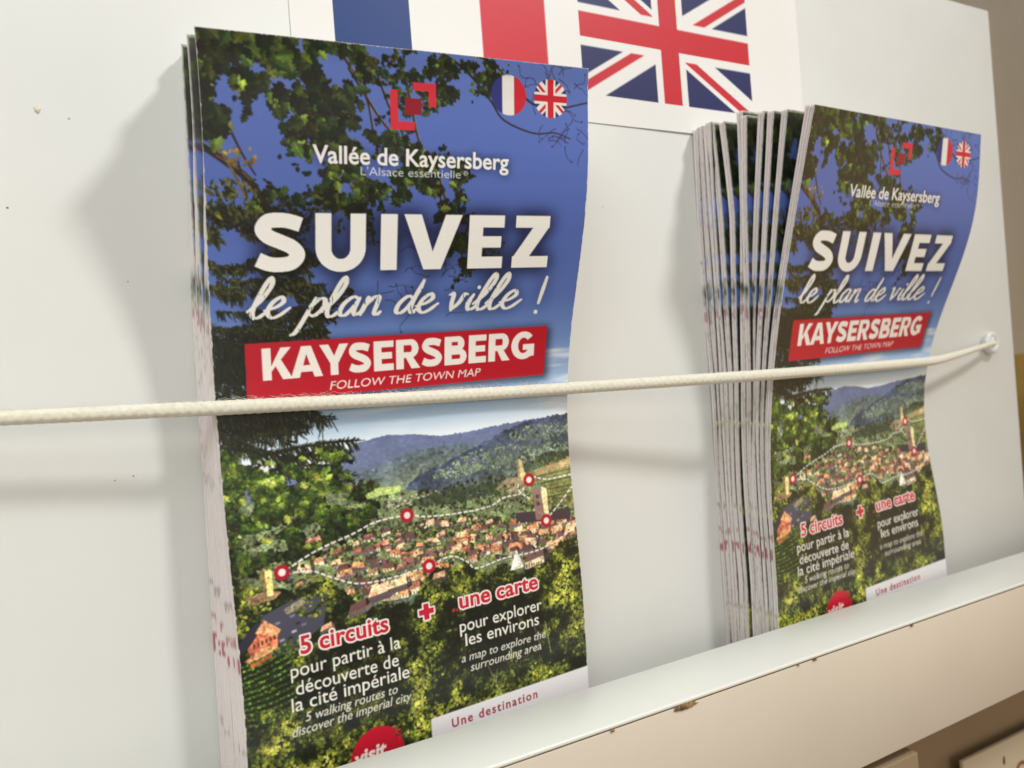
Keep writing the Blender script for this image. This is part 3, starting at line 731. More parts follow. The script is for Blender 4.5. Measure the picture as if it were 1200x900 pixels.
def link(name, me, mat=None, parent=None, smooth_shade=False):
    o = bpy.data.objects.new(name, me); COL.objects.link(o)
    if mat:
        me.materials.append(mat)
    if parent:
        o.parent = parent
        o.matrix_parent_inverse = Matrix.Translation(-Vector(parent.location))
    if smooth_shade:
        me.polygons.foreach_set('use_smooth', np.ones(len(me.polygons), bool))
    return o


def mesh_of(V, F, name='mesh'):
    """Mesh from points n x 3 and quads m x 4 (arrays), quickly."""
    V = np.asarray(V, np.float32); F = np.asarray(F, np.int32)
    me = bpy.data.meshes.new(name)
    me.vertices.add(len(V)); me.vertices.foreach_set('co', V.ravel())
    k = F.shape[1]
    me.loops.add(len(F) * k); me.loops.foreach_set('vertex_index', F.ravel())
    me.polygons.add(len(F)); me.polygons.foreach_set('loop_start', np.arange(0, len(F) * k, k, dtype=np.int32))
    me.update(calc_edges=True); me.validate()
    return me


def colour_points(me, C):
    a = me.color_attributes.new('print', 'FLOAT_COLOR', 'POINT')
    a.data.foreach_set('color', np.concatenate([C, np.ones((len(C), 1))], 1).astype(np.float32).ravel())


def grid_faces(nr, nc, base=0, wrap=False):
    i, j = np.meshgrid(np.arange(nr - 1), np.arange(nc if wrap else nc - 1), indexing='ij')
    a = i * nc + j; b = i * nc + (j + 1) % nc
    return (base + np.stack([a, b, b + nc, a + nc], -1)).reshape(-1, 4)


def box(bm, x0, x1, y0, y1, z0, z1):
    vs = [bm.verts.new(p) for p in ((x0, y0, z0), (x1, y0, z0), (x1, y1, z0), (x0, y1, z0), (x0, y0, z1), (x1, y0, z1), (x1, y1, z1), (x0, y1, z1))]
    for q in ((3, 2, 1, 0), (4, 5, 6, 7), (0, 1, 5, 4), (1, 2, 6, 5), (2, 3, 7, 6), (3, 0, 4, 7)):
        bm.faces.new([vs[i] for i in q])
    return vs


def bevelled(bm, name, mat, parent=None, w=0.0006, seg=2):
    bmesh.ops.recalc_face_normals(bm, faces=bm.faces)
    if w:
        bmesh.ops.bevel(bm, geom=[e for e in bm.edges if e.is_manifold], offset=w, segments=seg, affect='EDGES', profile=0.5)
    me = bpy.data.meshes.new(name); bm.to_mesh(me); bm.free()
    return link(name, me, mat, parent, True)


def tube(pts, radii, n=16, close=True):
    """Round tube through points; returns vertex and face arrays (quads, plus fan quads at the ends)."""
    P = np.array(pts, float); T = np.gradient(P, axis=0); T /= np.linalg.norm(T, axis=1)[:, None]
    a = np.cross(T, [0, 0, 1.0]); bad = np.linalg.norm(a, axis=1) < 1e-3; a[bad] = np.cross(T[bad], [1.0, 0, 0])
    a /= np.linalg.norm(a, axis=1)[:, None]; b = np.cross(T, a)
    th = np.arange(n) / n * 2 * math.pi
    r = np.broadcast_to(np.asarray(radii, float).reshape(len(P), -1), (len(P), n))
    V = P[:, None] + r[..., None] * (a[:, None] * np.cos(th)[None, :, None] + b[:, None] * np.sin(th)[None, :, None])
    return V.reshape(-1, 3), grid_faces(len(P), n, 0, True)


# ---------------------------------------------------------------- materials
def material(name, base, rough=0.5, spec=0.5, coat=0.0):
    m = bpy.data.materials.new(name); m.use_nodes = True
    b = m.node_tree.nodes['Principled BSDF']
    b.inputs['Base Color'].default_value = (*base, 1); b.inputs['Roughness'].default_value = rough
    b.inputs['Specular IOR Level'].default_value = spec; b.inputs['Coat Weight'].default_value = coat
    return m, m.node_tree.nodes, m.node_tree.links, b


def noise_node(n, l, scale, detail=4, rough=0.6, stretch=None):
    t = n.new('ShaderNodeTexCoord'); x = n.new('ShaderNodeTexNoise')
    x.inputs['Scale'].default_value = scale; x.inputs['Detail'].default_value = detail; x.inputs['Roughness'].default_value = rough
    if stretch:
        mp = n.new('ShaderNodeMapping'); mp.inputs['Scale'].default_value = stretch
        l.new(t.outputs['Object'], mp.inputs['Vector']); l.new(mp.outputs['Vector'], x.inputs['Vector'])
    else:
        l.new(t.outputs['Object'], x.inputs['Vector'])
    return x


def ramp_node(n, l, src, stops):
    r = n.new('ShaderNodeValToRGB'); e = r.color_ramp.elements
    while len(e) < len(stops):
        e.new(0.5)
    for k, (p, c) in zip(e, stops):
        k.position = p; k.color = (*c, 1) if len(c) == 3 else c
    l.new(src, r.inputs['Fac']); return r


def bump_node(n, l, src, b, strength, dist):
    u = n.new('ShaderNodeBump'); u.inputs['Strength'].default_value = strength; u.inputs['Distance'].default_value = dist
    l.new(src, u.inputs['Height']); l.new(u.outputs['Normal'], b.inputs['Normal'])


def laminate(name, c, rough=0.38, mottling=0.05, specks=0.0):
    """White melamine board: faint cloudiness, fine pebble, a few scuffs."""
    m, n, l, b = material(name, c, rough, 0.4)
    a = noise_node(n, l, 9, 5)
    r = ramp_node(n, l, a.outputs['Fac'], [(0.3, tuple(k * (1 - mottling) for k in c)), (0.7, tuple(min(1, k * (1 + mottling * 0.5)) for k in c))])
    sp = noise_node(n, l, 420, 2, 0.5)
    k = ramp_node(n, l, sp.outputs['Fac'], [(0.735, (0, 0, 0)), (0.76, (specks,) * 3)])
    mx = n.new('ShaderNodeMix'); mx.data_type = 'RGBA'; mx.inputs['B'].default_value = (c[0] * 0.62, c[1] * 0.56, c[2] * 0.44, 1)
    l.new(k.outputs['Color'], mx.inputs['Factor']); l.new(r.outputs['Color'], mx.inputs['A']); l.new(mx.outputs['Result'], b.inputs['Base Color'])
    f = noise_node(n, l, 1400, 3); bump_node(n, l, f.outputs['Fac'], b, 0.10, 0.00012)
    g = noise_node(n, l, 30, 4); rr = ramp_node(n, l, g.outputs['Fac'], [(0.3, (rough * 0.85,) * 3), (0.7, (min(1, rough * 1.25),) * 3)])
    l.new(rr.outputs['Color'], b.inputs['Roughness'])
    return m


def printed(name, rough, coat=0.0, fibre=0.02):
    """Paper whose colour is the printed attribute."""
    m, n, l, b = material(name, (0.8, 0.8, 0.8), rough, 0.45, coat)
    a = n.new('ShaderNodeAttribute'); a.attribute_name = 'print'
    l.new(a.outputs['Color'], b.inputs['Base Color']); b.inputs['Coat Roughness'].default_value = 0.25
    f = noise_node(n, l, 160, 3); bump_node(n, l, f.outputs['Fac'], b, fibre, 0.0006)
    return m


M_BOARD = laminate('white_laminate', (0.695, 0.705, 0.685))
M_LIP = laminate('white_lip_laminate', (0.82, 0.83, 0.78), 0.34)
M_FRONT = laminate('cream_front_laminate', (0.70, 0.62, 0.52), 0.42)
M_PRINT = printed('printed_gloss_paper', 0.36, 0.28)
M_EDGE = printed('cut_paper_edge', 0.7, 0, 0.15)
M_SHEET = printed('printed_office_paper', 0.5, 0, 0.05)

# ---------------------------------------------------------------- the display: panel, shelf, lip
m, n, l, b = material('plaster_wall', (0.42, 0.39, 0.34), 0.9)
x = noise_node(n, l, 3.0, 5); r = ramp_node(n, l, x.outputs['Fac'], [(0.3, (0.66, 0.60, 0.50)), (0.7, (0.82, 0.78, 0.68))]); l.new(r.outputs['Color'], b.inputs['Base Color'])
M_WALL = m
bm = bmesh.new(); box(bm, -1.2, 2.4, 0.42, 0.45, -1.0, 1.6)
tag(bevelled(bm, 'background_wall', M_WALL, None, 0), kind='structure')

bm = bmesh.new(); box(bm, -0.45, 0.4066, 0.0, 0.016, -0.34, 0.170)
panel = bevelled(bm, 'back_panel', M_BOARD, None, 0.0012)
tag(panel, 'white laminate back panel of the leaflet rack, behind both stacks', 'panel')

# small stains on the panel: thin dried drips standing proud of the laminate
def blot(name, x, y, z, rx, rz, mat, parent, seed, thick=0.00012, n=22):
    rg = random.Random(seed); bm = bmesh.new()
    ring = []
    for k in range(n):
        a = 2 * math.pi * k / n; q = 1 + 0.22 * rg.uniform(-1, 1)
        ring.append((x + rx * q * math.cos(a), z + rz * q * math.sin(a)))
    lo = [bm.verts.new((p, y + 0.0002, q)) for p, q in ring]; hi = [bm.verts.new((x + (p - x) * 0.8, y - thick, z + (q - z) * 0.8)) for p, q in ring]
    bm.faces.new(hi)
    for k in range(n):
        bm.faces.new((lo[k], lo[(k + 1) % n], hi[(k + 1) % n], hi[k]))
    return bevelled(bm, name, mat, parent, 0)


M_STAIN = material('dried_drip', (0.66, 0.62, 0.50), 0.3)[0]
M_DIRT = material('dark_speck', (0.16, 0.12, 0.08), 0.7)[0]
for q, (px, pz, rx, rz) in enumerate(((-9.4, 77.2, 0.8, 1.2), (-2.6, 75.6, 0.3, 0.4))):
    blot('stain', px * MM, 0, pz * MM, rx * MM, rz * MM, M_STAIN, panel, q)
for q, (px, pz, rr) in enumerate(((-17.2, 52.2, 0.28), (8.0, 34.0, 0.2), (5.9, -16.4, 0.22), (1.6, -17, 0.2), (160, 60, 0.22), (343, 60, 0.3))):
    blot('speck', px * MM, 0, pz * MM, rr * MM, rr * MM, M_DIRT, panel, 40 + q, 0.0001, 9)

# the shelf: floor on which the leaflets stand, and the thick lip in front of it
def slab(pts, zb, x0=-0.45, x1=0.52):
    """Board between x0 and x1 from four profile lines given as (y, z at x=0, dz/dx)."""
    bm = bmesh.new()
    vs = [[bm.verts.new((x, y, z + s * x)) for (y, z, s) in pts] for x in (x0, x1)]
    k = len(pts); bm.faces.new(vs[0]); bm.faces.new(vs[1][::-1])
    for i in range(k):
        bm.faces.new((vs[0][i], vs[0][(i + 1) % k], vs[1][(i + 1) % k], vs[1][i]))
    return bm


shelf = empty('display_shelf', (0.2, -0.03, -0.12))
tag(shelf, 'white shelf with a thick front lip holding up the leaflets, chipped along its edge', 'shelf')
YI, YO = -0.025, -0.049
zt, st = -0.0942, 0.0082; zb, sb = -0.1381, 0.0165
bevelled(slab([(YI, zt, st), (YO - 0.0004, zt, st), (YO - 0.0004, zt - 0.0013, st), (YI, zt - 0.0013, st)], 0), 'top_laminate', M_LIP, shelf, 0.00045)
bevelled(slab([(YI, zt - 0.00155, st), (YO, zt - 0.00155, st), (YO, zb, sb), (YI, zb, sb)], 0), 'front_board', M_FRONT, shelf, 0.0005)
M_GLUE = material('dark_glue_line', (0.16, 0.12, 0.08), 0.8)[0]
bevelled(slab([(YI, zt - 0.0013, st), (YO + 0.0001, zt - 0.0013, st), (YO + 0.0001, zt - 0.0016, st), (YI, zt - 0.0016, st)], 0), 'glue_line', M_GLUE, shelf, 0)
bm = bmesh.new(); box(bm, -0.45, 0.4066, YI - 0.0, -0.0003, -0.1235, -0.1175); bevelled(bm, 'shelf_floor', M_BOARD, shelf, 0.0004)

M_CHIP = material('bare_chipboard', (0.20, 0.115, 0.045), 0.95)[0]
m, n, l, b = material('bare_chipboard_rough', (0.22, 0.13, 0.05), 0.95); x = noise_node(n, l, 900, 3)
r = ramp_node(n, l, x.outputs['Fac'], [(0.35, (0.10, 0.055, 0.02)), (0.65, (0.38, 0.25, 0.11))]); l.new(r.outputs['Color'], b.inputs['Base Color']); M_CHIP = m
for q, (cx, w, h) in enumerate(((140.5, 4.2, 1.0), (115.0, 0.7, 0.35), (193.5, 0.9, 0.3), (242.0, 0.8, 0.3), (186, 0.4, 0.25))):
    blot('edge_chip', cx * MM, YO - 0.0003, zt - 0.0016 + st * cx * MM - 0.4 * h * MM, w * MM, h * MM, M_CHIP, shelf, 90 + q, 0.00015, 26)

# under the shelf: what the corner of the picture shows of the tier below
M_BROWN = laminate('brown_shade', (0.30, 0.21, 0.125), 0.6)  # shade under the shelf, put into the colour as brown
bm = bmesh.new(); box(bm, 0.20, 0.62, -0.0062, -0.0006, -0.335, -0.1500)
bevelled(bm, 'lower_shade_sheet', M_BROWN, shelf, 0.0005)  # sheet added over the white panel to carry the painted shade
bm = bmesh.new(); box(bm, 0.15, 0.2425, -0.0478, -0.0066, -0.30, -0.1385)
tag(bevelled(bm, 'divider_block', laminate('pale_brown_board', (0.30, 0.215, 0.135), 0.6), None, 0.0008), 'brown wooden block in the shade under the shelf lip', 'block')

# ---------------------------------------------------------------- sheet with the two flags, taped on the panel
def flag_sheet():
    S = 3.0                                                        # cells per mm
    x0, x1, z0, z1 = 55.0, 264.8, 89.6, 158.4
    nc, nr = int((x1 - x0) * S), int((z1 - z0) * S); SS = 2
    W_, H_ = (nc + 1) * SS, (nr + 1) * SS
    X = x0 + (np.arange(W_) + 0.5) / SS / S; Z = z1 - (np.arange(H_) + 0.5) / SS / S
    X, Z = np.meshgrid(X, Z)
    white = col(236, 235, 233); C = np.ones((H_, W_, 3), np.float32) * white
    inb = (Z > 99.8) & (Z < 148.4)
    streak = 1 + 0.035 * np.sin(Z * 9.0) * rng.uniform(0.5, 1, Z.shape)
    C[inb & (X > 67.95) & (X < 92.4)] = col(14, 56, 122)
    C[inb & (X > 117.2) & (X < 141.8)] = col(202, 30, 50)
    uk = inb & (X > 155.7) & (X < 236.7); cx, cz = 196.0, 124.1
    C[uk] = col(26, 34, 92)
    dx, dz = X - cx, Z - cz; k = 48.6 / 81.0; q = math.hypot(1, k)
    for s in (1, -1):
        d = (dz - s * k * dx) / q
        C[uk & (np.abs(d) < 4.9)] = white
        # counterchanged red saltire, narrow and offset
        side = np.where(dx > 0, 1, -1) * s
        dd = d * np.where(dx > 0, -1, 1)
        C[uk & (dd > -0.1) & (dd < 3.0) & (np.abs(dx) > 0)] = col(200, 28, 44)
    C[uk & ((np.abs(dx) < 7.4) | (np.abs(dz) < 7.5))] = white
    C[uk & ((np.abs(dx) < 4.35) | (np.abs(dz) < 4.4))] = col(200, 28, 44)
    C[uk] *= streak[uk][:, None]; C[inb & (X < 150)] *= (1 + (streak[inb & (X < 150)] - 1) * 0.5)[:, None]
    C = to_linear(np.clip(shrink(C, SS), 0, 1)) * 0.92
    gx = np.linspace(x0, x1, nc + 1); gz = np.linspace(z1, z0, nr + 1)
    GX, GZ = np.meshgrid(gx, gz)
    lift = 0.30 + 0.7 * np.clip((GX - 256) / 9, 0, 1) ** 2 + 0.6 * np.clip((98 - GZ) / 9, 0, 1) ** 2 * (0.6 + 0.4 * np.sin(GX * 0.03)) + 0.12 * np.sin(GX * 0.045 + 1) * np.sin(GZ * 0.06)
    V = np.stack([GX * MM, -lift * MM, GZ * MM], -1).reshape(-1, 3)
    B = V.copy(); B[:, 1] += 0.00012
    F = grid_faces(nr + 1, nc + 1)
    me = mesh_of(np.vstack([V, B]), np.vstack([F, F[:, ::-1] + len(V)]), 'flag_sheet')
    colour_points(me, np.vstack([C.reshape(-1, 3), np.full((len(V), 3), 0.78)]))
    o = link('flag_sheet', me, M_SHEET, None, True)
    tag(o, 'white paper sheet printed with a French flag and a British flag', 'sign')
    return o


flag_sheet()

# ---------------------------------------------------------------- the leaflets
# Left and right edge of each stack's front leaflet, every 5 mm down from the top fold: (x, y, z) in mm,
# y measured from the camera plane; the leaflets stand on the shelf, the cord presses their middle back
# and their tops spring forward.
EDGES = {
    'near_left': [(24.56, 189.22, 88.46), (24.90, 190.91, 83.70), (25.14, 192.42, 78.92), (25.30, 193.84, 74.14), (25.41, 195.21, 69.35), (25.48, 196.56, 64.55), (25.51, 197.90, 59.74), (25.52, 199.21, 54.91), (25.52, 200.49, 50.07), (25.51, 201.73, 45.22), (25.48, 202.89, 40.34), (25.46, 203.96, 35.45), (25.43, 204.92, 30.54), (25.40, 205.76, 25.61), (25.37, 206.47, 20.67), (25.35, 207.04, 15.71), (25.33, 207.47, 10.73), (25.32, 207.77, 5.75), (25.31, 207.94, 0.76), (25.32, 208.01, -4.24), (25.34, 207.99, -9.24), (25.37, 207.89, -14.25), (25.41, 207.74, -19.25), (25.47, 207.55, -24.25), (25.55, 207.35, -29.24), (25.64, 207.16, -34.24), (25.74, 206.98, -39.23), (25.86, 206.83, -44.23), (25.98, 206.72, -49.22), (26.10, 206.63, -54.22), (26.21, 206.58, -59.21), (26.31, 206.54, -64.21), (26.39, 206.51, -69.22), (26.44, 206.45, -74.22), (26.44, 206.34, -79.22), (26.38, 206.15, -84.21), (26.30, 205.91, -89.19), (26.21, 205.67, -94.17), (26.13, 205.43, -99.15), (26.04, 205.19, -104.12), (25.96, 204.95, -109.10), (25.87, 204.72, -114.08)],
    'near_right': [(130.30, 182.42, 89.41), (130.68, 184.02, 84.77), (130.89, 185.02, 79.91), (130.99, 185.72, 74.94), (131.03, 186.36, 69.94), (131.03, 187.07, 64.96), (131.03, 187.96, 60.04), (131.03, 189.06, 55.19), (131.04, 190.39, 50.40), (131.06, 191.93, 45.67), (131.09, 193.64, 40.98), (131.12, 195.47, 36.33), (131.16, 197.36, 31.69), (131.19, 199.26, 27.04), (131.22, 201.12, 22.37), (131.24, 202.87, 17.67), (131.26, 204.49, 12.94), (131.27, 205.93, 8.15), (131.28, 207.18, 3.32), (131.29, 208.22, -1.55), (131.30, 209.05, -6.46), (131.32, 209.67, -11.41), (131.35, 210.11, -16.39), (131.40, 210.38, -21.38), (131.46, 210.51, -26.39), (131.55, 210.53, -31.40), (131.64, 210.47, -36.41), (131.76, 210.37, -41.42), (131.88, 210.26, -46.42), (132.00, 210.15, -51.41), (132.12, 210.08, -56.40), (132.22, 210.04, -61.39), (132.30, 210.05, -66.38), (132.33, 210.09, -71.38), (132.32, 210.14, -76.39), (132.27, 210.19, -81.41), (132.21, 210.24, -86.43), (132.15, 210.28, -91.44), (132.08, 210.33, -96.46), (132.02, 210.37, -101.48), (131.96, 210.42, -106.50), (131.89, 210.46, -111.52)],
    'far_left': [(214.52, 174.28, 85.10), (214.55, 175.94, 80.37), (214.62, 177.61, 75.65), (214.72, 179.28, 70.94), (214.83, 180.95, 66.23), (214.93, 182.60, 61.51), (215.01, 184.22, 56.79), (215.07, 185.81, 52.05), (215.09, 187.36, 47.30), (215.07, 188.85, 42.52), (215.00, 190.28, 37.73), (214.88, 191.64, 32.92), (214.71, 192.91, 28.08), (214.48, 194.10, 23.23), (214.20, 195.19, 18.36), (213.88, 196.19, 13.47), (213.51, 197.07, 8.56), (213.10, 197.86, 3.64), (212.66, 198.53, -1.29), (212.20, 199.10, -6.23), (211.73, 199.57, -11.19), (211.25, 199.95, -16.15), (210.78, 200.23, -21.12), (210.33, 200.44, -26.10), (209.91, 200.58, -31.08), (209.52, 200.66, -36.06), (209.19, 200.70, -41.05), (208.91, 200.71, -46.04), (208.69, 200.70, -51.04), (208.52, 200.67, -56.03), (208.40, 200.64, -61.03), (208.32, 200.62, -66.03), (208.24, 200.59, -71.03), (208.13, 200.55, -76.03), (207.95, 200.48, -81.03), (207.63, 200.37, -86.02), (207.22, 200.22, -91.00), (206.81, 200.07, -95.98), (206.41, 199.91, -100.97), (206.00, 199.76, -105.95), (205.59, 199.61, -110.94), (205.18, 199.46, -115.92)],
    'far_right': [(320.25, 181.41, 86.60), (320.37, 182.14, 81.80), (320.50, 182.78, 76.86), (320.63, 183.45, 71.87), (320.77, 184.26, 66.90), (320.89, 185.24, 61.98), (320.99, 186.44, 57.13), (321.05, 187.86, 52.36), (321.08, 189.49, 47.66), (321.05, 191.29, 43.02), (320.96, 193.24, 38.44), (320.81, 195.29, 33.88), (320.60, 197.38, 29.33), (320.33, 199.48, 24.77), (319.99, 201.52, 20.19), (319.60, 203.45, 15.58), (319.16, 205.25, 10.92), (318.69, 206.86, 6.21), (318.19, 208.27, 1.44), (317.67, 209.43, -3.37), (317.14, 210.35, -8.24), (316.63, 211.01, -13.15), (316.15, 211.41, -18.10), (315.70, 211.57, -23.07), (315.29, 211.51, -28.05), (314.94, 211.24, -33.04), (314.66, 210.80, -38.03), (314.43, 210.23, -43.01), (314.27, 209.56, -47.97), (314.17, 208.84, -52.93), (314.10, 208.11, -57.87), (314.06, 207.42, -62.80), (314.01, 206.79, -67.74), (313.92, 206.26, -72.70), (313.75, 205.85, -77.69), (313.44, 205.57, -82.73), (313.10, 205.32, -87.78), (312.77, 205.06, -92.83), (312.43, 204.80, -97.89), (312.09, 204.55, -102.94), (311.75, 204.29, -107.99), (311.42, 204.04, -113.04)],
}
S_TAB = np.arange(0, 206, 5.0)
for k in EDGES:
    EDGES[k] = np.array(EDGES[k], float) - np.array([0, 222.0, 0])


def at(table, s):
    return np.stack([np.interp(s, S_TAB, table[:, i]) for i in range(3)], -1)


def smooth_rows(P, k=3):
    for _ in range(k):
        P = np.vstack([P[:1], (P[:-2] + 2 * P[1:-1] + P[2:]) / 4, P[-1:]])
    return P


COVER = paint_cover()
COVER_FINE = to_linear(shrink(COVER, 2)) * 1.10       # 6 dots per mm
COVER_MID = to_linear(shrink(COVER, 3)) * 1.10
COVER_LOW = to_linear(shrink(COVER, 6)) * 1.0
del COVER


def sample(img, u, s):
    """Bilinear look-up of the printed picture at u, s (mm)."""
    h, w = img.shape[:2]
    x = np.clip(u / PW * w - 0.5, 0, w - 1.001); y = np.clip(s / PH * h - 0.5, 0, h - 1.001)
    i, j = y.astype(int), x.astype(int); fy, fx = (y - i)[..., None], (x - j)[..., None]
    return (img[i, j] * (1 - fx) + img[i, j + 1] * fx) * (1 - fy) + (img[i + 1, j] * (1 - fx) + img[i + 1, j + 1] * fx) * fy


PAPER = np.array([0.74, 0.70, 0.68])
MARKS = [(150.5, 152.2, (0.35, 0.02, 0.06), 0.55), (155.5, 159.5, (0.42, 0.03, 0.09), 0.8), (141, 143, (0.05, 0.04, 0.05), 0.4), (61, 64.5, (0.03, 0.03, 0.03), 0.7), (69, 73, (0.30, 0.05, 0.08), 0.5), (178, 179.5, (0.03, 0.03, 0.05), 0.3)]


def edge_tint(s, seed):
    """What the print leaves on a fold seen edge-on: off-white paper with smudges of ink, by height."""
    rg = np.random.default_rng(seed)
    base = np.random.default_rng(3)
    C = np.tile(PAPER, (len(s), 1)) * np.array([1.0, 0.97, 0.985])
    def wob(rr, step):
        k = np.arange(0, 230, step); return np.interp(s, k, rr.standard_normal(len(k)))
    ink = np.clip(wob(base, 7) * 0.3 + wob(rg, 2.0) * 0.25 + wob(rg, 0.8) * 0.15, 0, 1)
    band = np.interp(s, [0, 20, 40, 95, 112, 118, 205], [0.25, 0.45, 0.8, 0.9, 0.75, 0.12, 0.06])
    tint = np.stack([np.interp(s, [0, 20, 50, 90, 115, 205], [q[i] for q in ((.25, .27, .25), (.30, .33, .40), (.16, .19, .13), (.15, .18, .12), (.2, .22, .12), (.4, .3, .35))]) for i in range(3)], 1)
    C = C + (tint - C) * (ink * band)[:, None]
    for a, bb, c, w in MARKS:
        d = rg.normal(0, 0.25)
        if rg.uniform() < 0.3:
            continue
        k = (s > a + d) & (s < bb + d) & (rg.uniform(0, 1, len(s)) < 0.8)
        C[k] = C[k] * (1 - w) + np.array(c) * w
    return C


def sheet_body(Lc, Rc, nrm, off0, off1, seed, nr, step=0.0, puff=(1, 1), inset=0.0):
    """One folded sheet of the leaflet: a slab with a rounded fold on the left, between two depths behind the front (mm)."""
    s = np.linspace(0, 205, nr)
    th = off1 - off0; r = th / 2
    wdir = Rc - Lc; wdir /= np.linalg.norm(wdir, axis=1)[:, None]
    ring = [(106.0, off0), (104.0, off0), (60.0, off0), (r + 0.4, off0)]
    for a in np.linspace(90, 270, 9):
        ring.append((r + r * math.cos(math.radians(a)), off0 + r - r * math.sin(math.radians(a))))
    ring += [(r + 0.4, off1), (60.0, off1), (106.0, off1)]
    pf = np.interp(s, [0, 62, 95, 205], [puff[0], 0.5 * (puff[0] + puff[1]), puff[1], puff[1]])[:, None]      # looser or tighter towards the top
    w = np.interp(s, [0, 12, 75, 205], [0.0, 0.08, 1.0, 1.0])[:, None]
    Lc = Lc - wdir * (step * w) + wdir * (inset * off1 * pf * (1 - w))
    V = np.stack([Lc + wdir * u + nrm * (d * pf) for u, d in ring], 1)
    k = len(ring)
    F = grid_faces(nr, k, 0, True)
    caps = []
    for row, flip in ((0, False), (nr - 1, True)):
        b0 = row * k
        for i in range(k // 2 - 1):
            q = [b0 + i, b0 + i + 1, b0 + k - 2 - i, b0 + k - 1 - i]
            caps.append(q if flip else q[::-1])
    C = np.repeat(edge_tint(s, seed)[:, None], k, 1)
    C[0] = PAPER * 0.98
    return V.reshape(-1, 3) * MM, np.vstack([F, np.array(caps)]), C.reshape(-1, 3)


def leaflet(label, Lc, Rc, thick, sheets, res, img, group, seed, vscale=1.0, left_cols=None, step=0.0, puff=(1, 1), inset=0.0):
    """thing > cover (front sheet with the picture) and folded_sheet (the folds behind it)."""
    nu, ns = res
    t = tag(empty('leaflet', tuple((Lc[-1] + Rc[-1]) / 2 * MM)), label, 'leaflet', group)

    def frame(nr):
        s = np.linspace(0, 205, nr)
        a = np.stack([np.interp(s, S_TAB, Lc[:, i]) for i in range(3)], 1); c = np.stack([np.interp(s, S_TAB, Rc[:, i]) for i in range(3)], 1)
        a, c = smooth_rows(a, max(2, nr // 60)), smooth_rows(c, max(2, nr // 60))
        T = np.gradient(a + c, axis=0); T /= np.linalg.norm(T, axis=1)[:, None]
        w = c - a; w /= np.linalg.norm(w, axis=1)[:, None]
        nrm = np.cross(w, T); nrm /= np.linalg.norm(nrm, axis=1)[:, None]
        nrm *= np.sign(nrm[:, 1:2])                                # towards the panel
        return s, a, c, nrm
    s, a, c, nrm = frame(ns)
    u = np.linspace(0, 1, nu)
    if left_cols:
        u = np.concatenate([np.linspace(0, 0.16, left_cols, endpoint=False), np.linspace(0.16, 1, nu - left_cols)])
    P = a[:, None] * (1 - u)[None, :, None] + c[:, None] * u[None, :, None]
    rag = np.random.default_rng(seed + 500)
    C = sample(img, np.broadcast_to(u[None] * PW, (ns, nu)), np.broadcast_to(s[:, None] * vscale, (ns, nu)))
    # rubbed white edges: the ink has flaked off along the cuts and folds
    e = np.minimum(np.minimum(u * PW, (1 - u) * PW)[None], s[:, None])
    fl = np.interp(s, np.arange(0, 206, 0.9), rag.uniform(0, 1, 229))[:, None] * np.ones((1, nu)); fl[: ns // 60] = rag.uniform(0.2, 1, (ns // 60, nu))
    k = np.clip((0.10 + 0.26 * fl ** 3 - e) * 6, 0, 1)[..., None] * 0.85
    C = C * (1 - k) + np.array([0.78, 0.76, 0.74]) * k
    # the front sheet's cut edges: a skirt as deep as the sheet, bare paper
    V = [P.reshape(-1, 3)]; F = [grid_faces(ns, nu)]; K = [C.reshape(-1, 3)]; base = ns * nu; th = 0.22
    for edge_pts, nn, flip in ((P[0], np.repeat(nrm[:1], nu, 0), False), (P[-1], np.repeat(nrm[-1:], nu, 0), True), (P[:, 0], nrm, True), (P[:, -1], nrm, False)):
        k = len(edge_pts); E = np.concatenate([edge_pts, edge_pts + nn * th]); f = grid_faces(2, k, base)
        V.append(E); F.append(f if flip else f[:, ::-1])
        wear = np.where(rag.uniform(0, 1, (k, 1)) < 0.12, 0.55, 1.0)
        K.append(np.concatenate([np.tile(PAPER, (k, 1)) * wear] * 2)); base += 2 * k
    me = mesh_of(np.vstack(V) * MM, np.vstack(F), 'cover'); colour_points(me, np.vstack(K))
    link('cover', me, M_PRINT, t, True)
    s, a, c, nrm = frame(160)
    d = np.linspace(0.24, thick, sheets + 1)
    for i in range(sheets):
        V, F, C = sheet_body(a + (c - a) * (0.0012 * rag.normal()), c, nrm, d[i] + 0.05, d[i + 1] - 0.05, seed * 10 + i, 160, step * (i + 1) + 0.04 * rag.normal(), puff, inset)
        me = mesh_of(V, F, 'folded_sheet'); colour_points(me, C)
        link('folded_sheet', me, M_EDGE, t, True)
    return t


def back_edges(x_top, x_mid, x_bot, y_top, y_bot, z_top):
    """Edges of the rearmost leaflet of a stack, lying against the panel."""
    s = S_TAB
    x = np.interp(s, [0, 95, 205], [x_top, x_mid, x_bot]); y = np.interp(s, [0, 60, 205], [y_top, (y_top + y_bot) / 2, y_bot])
    L = np.stack([x, y, z_top - s], 1); Rr = L + np.array([106.0, 0.0, 0.0])
    return L, Rr


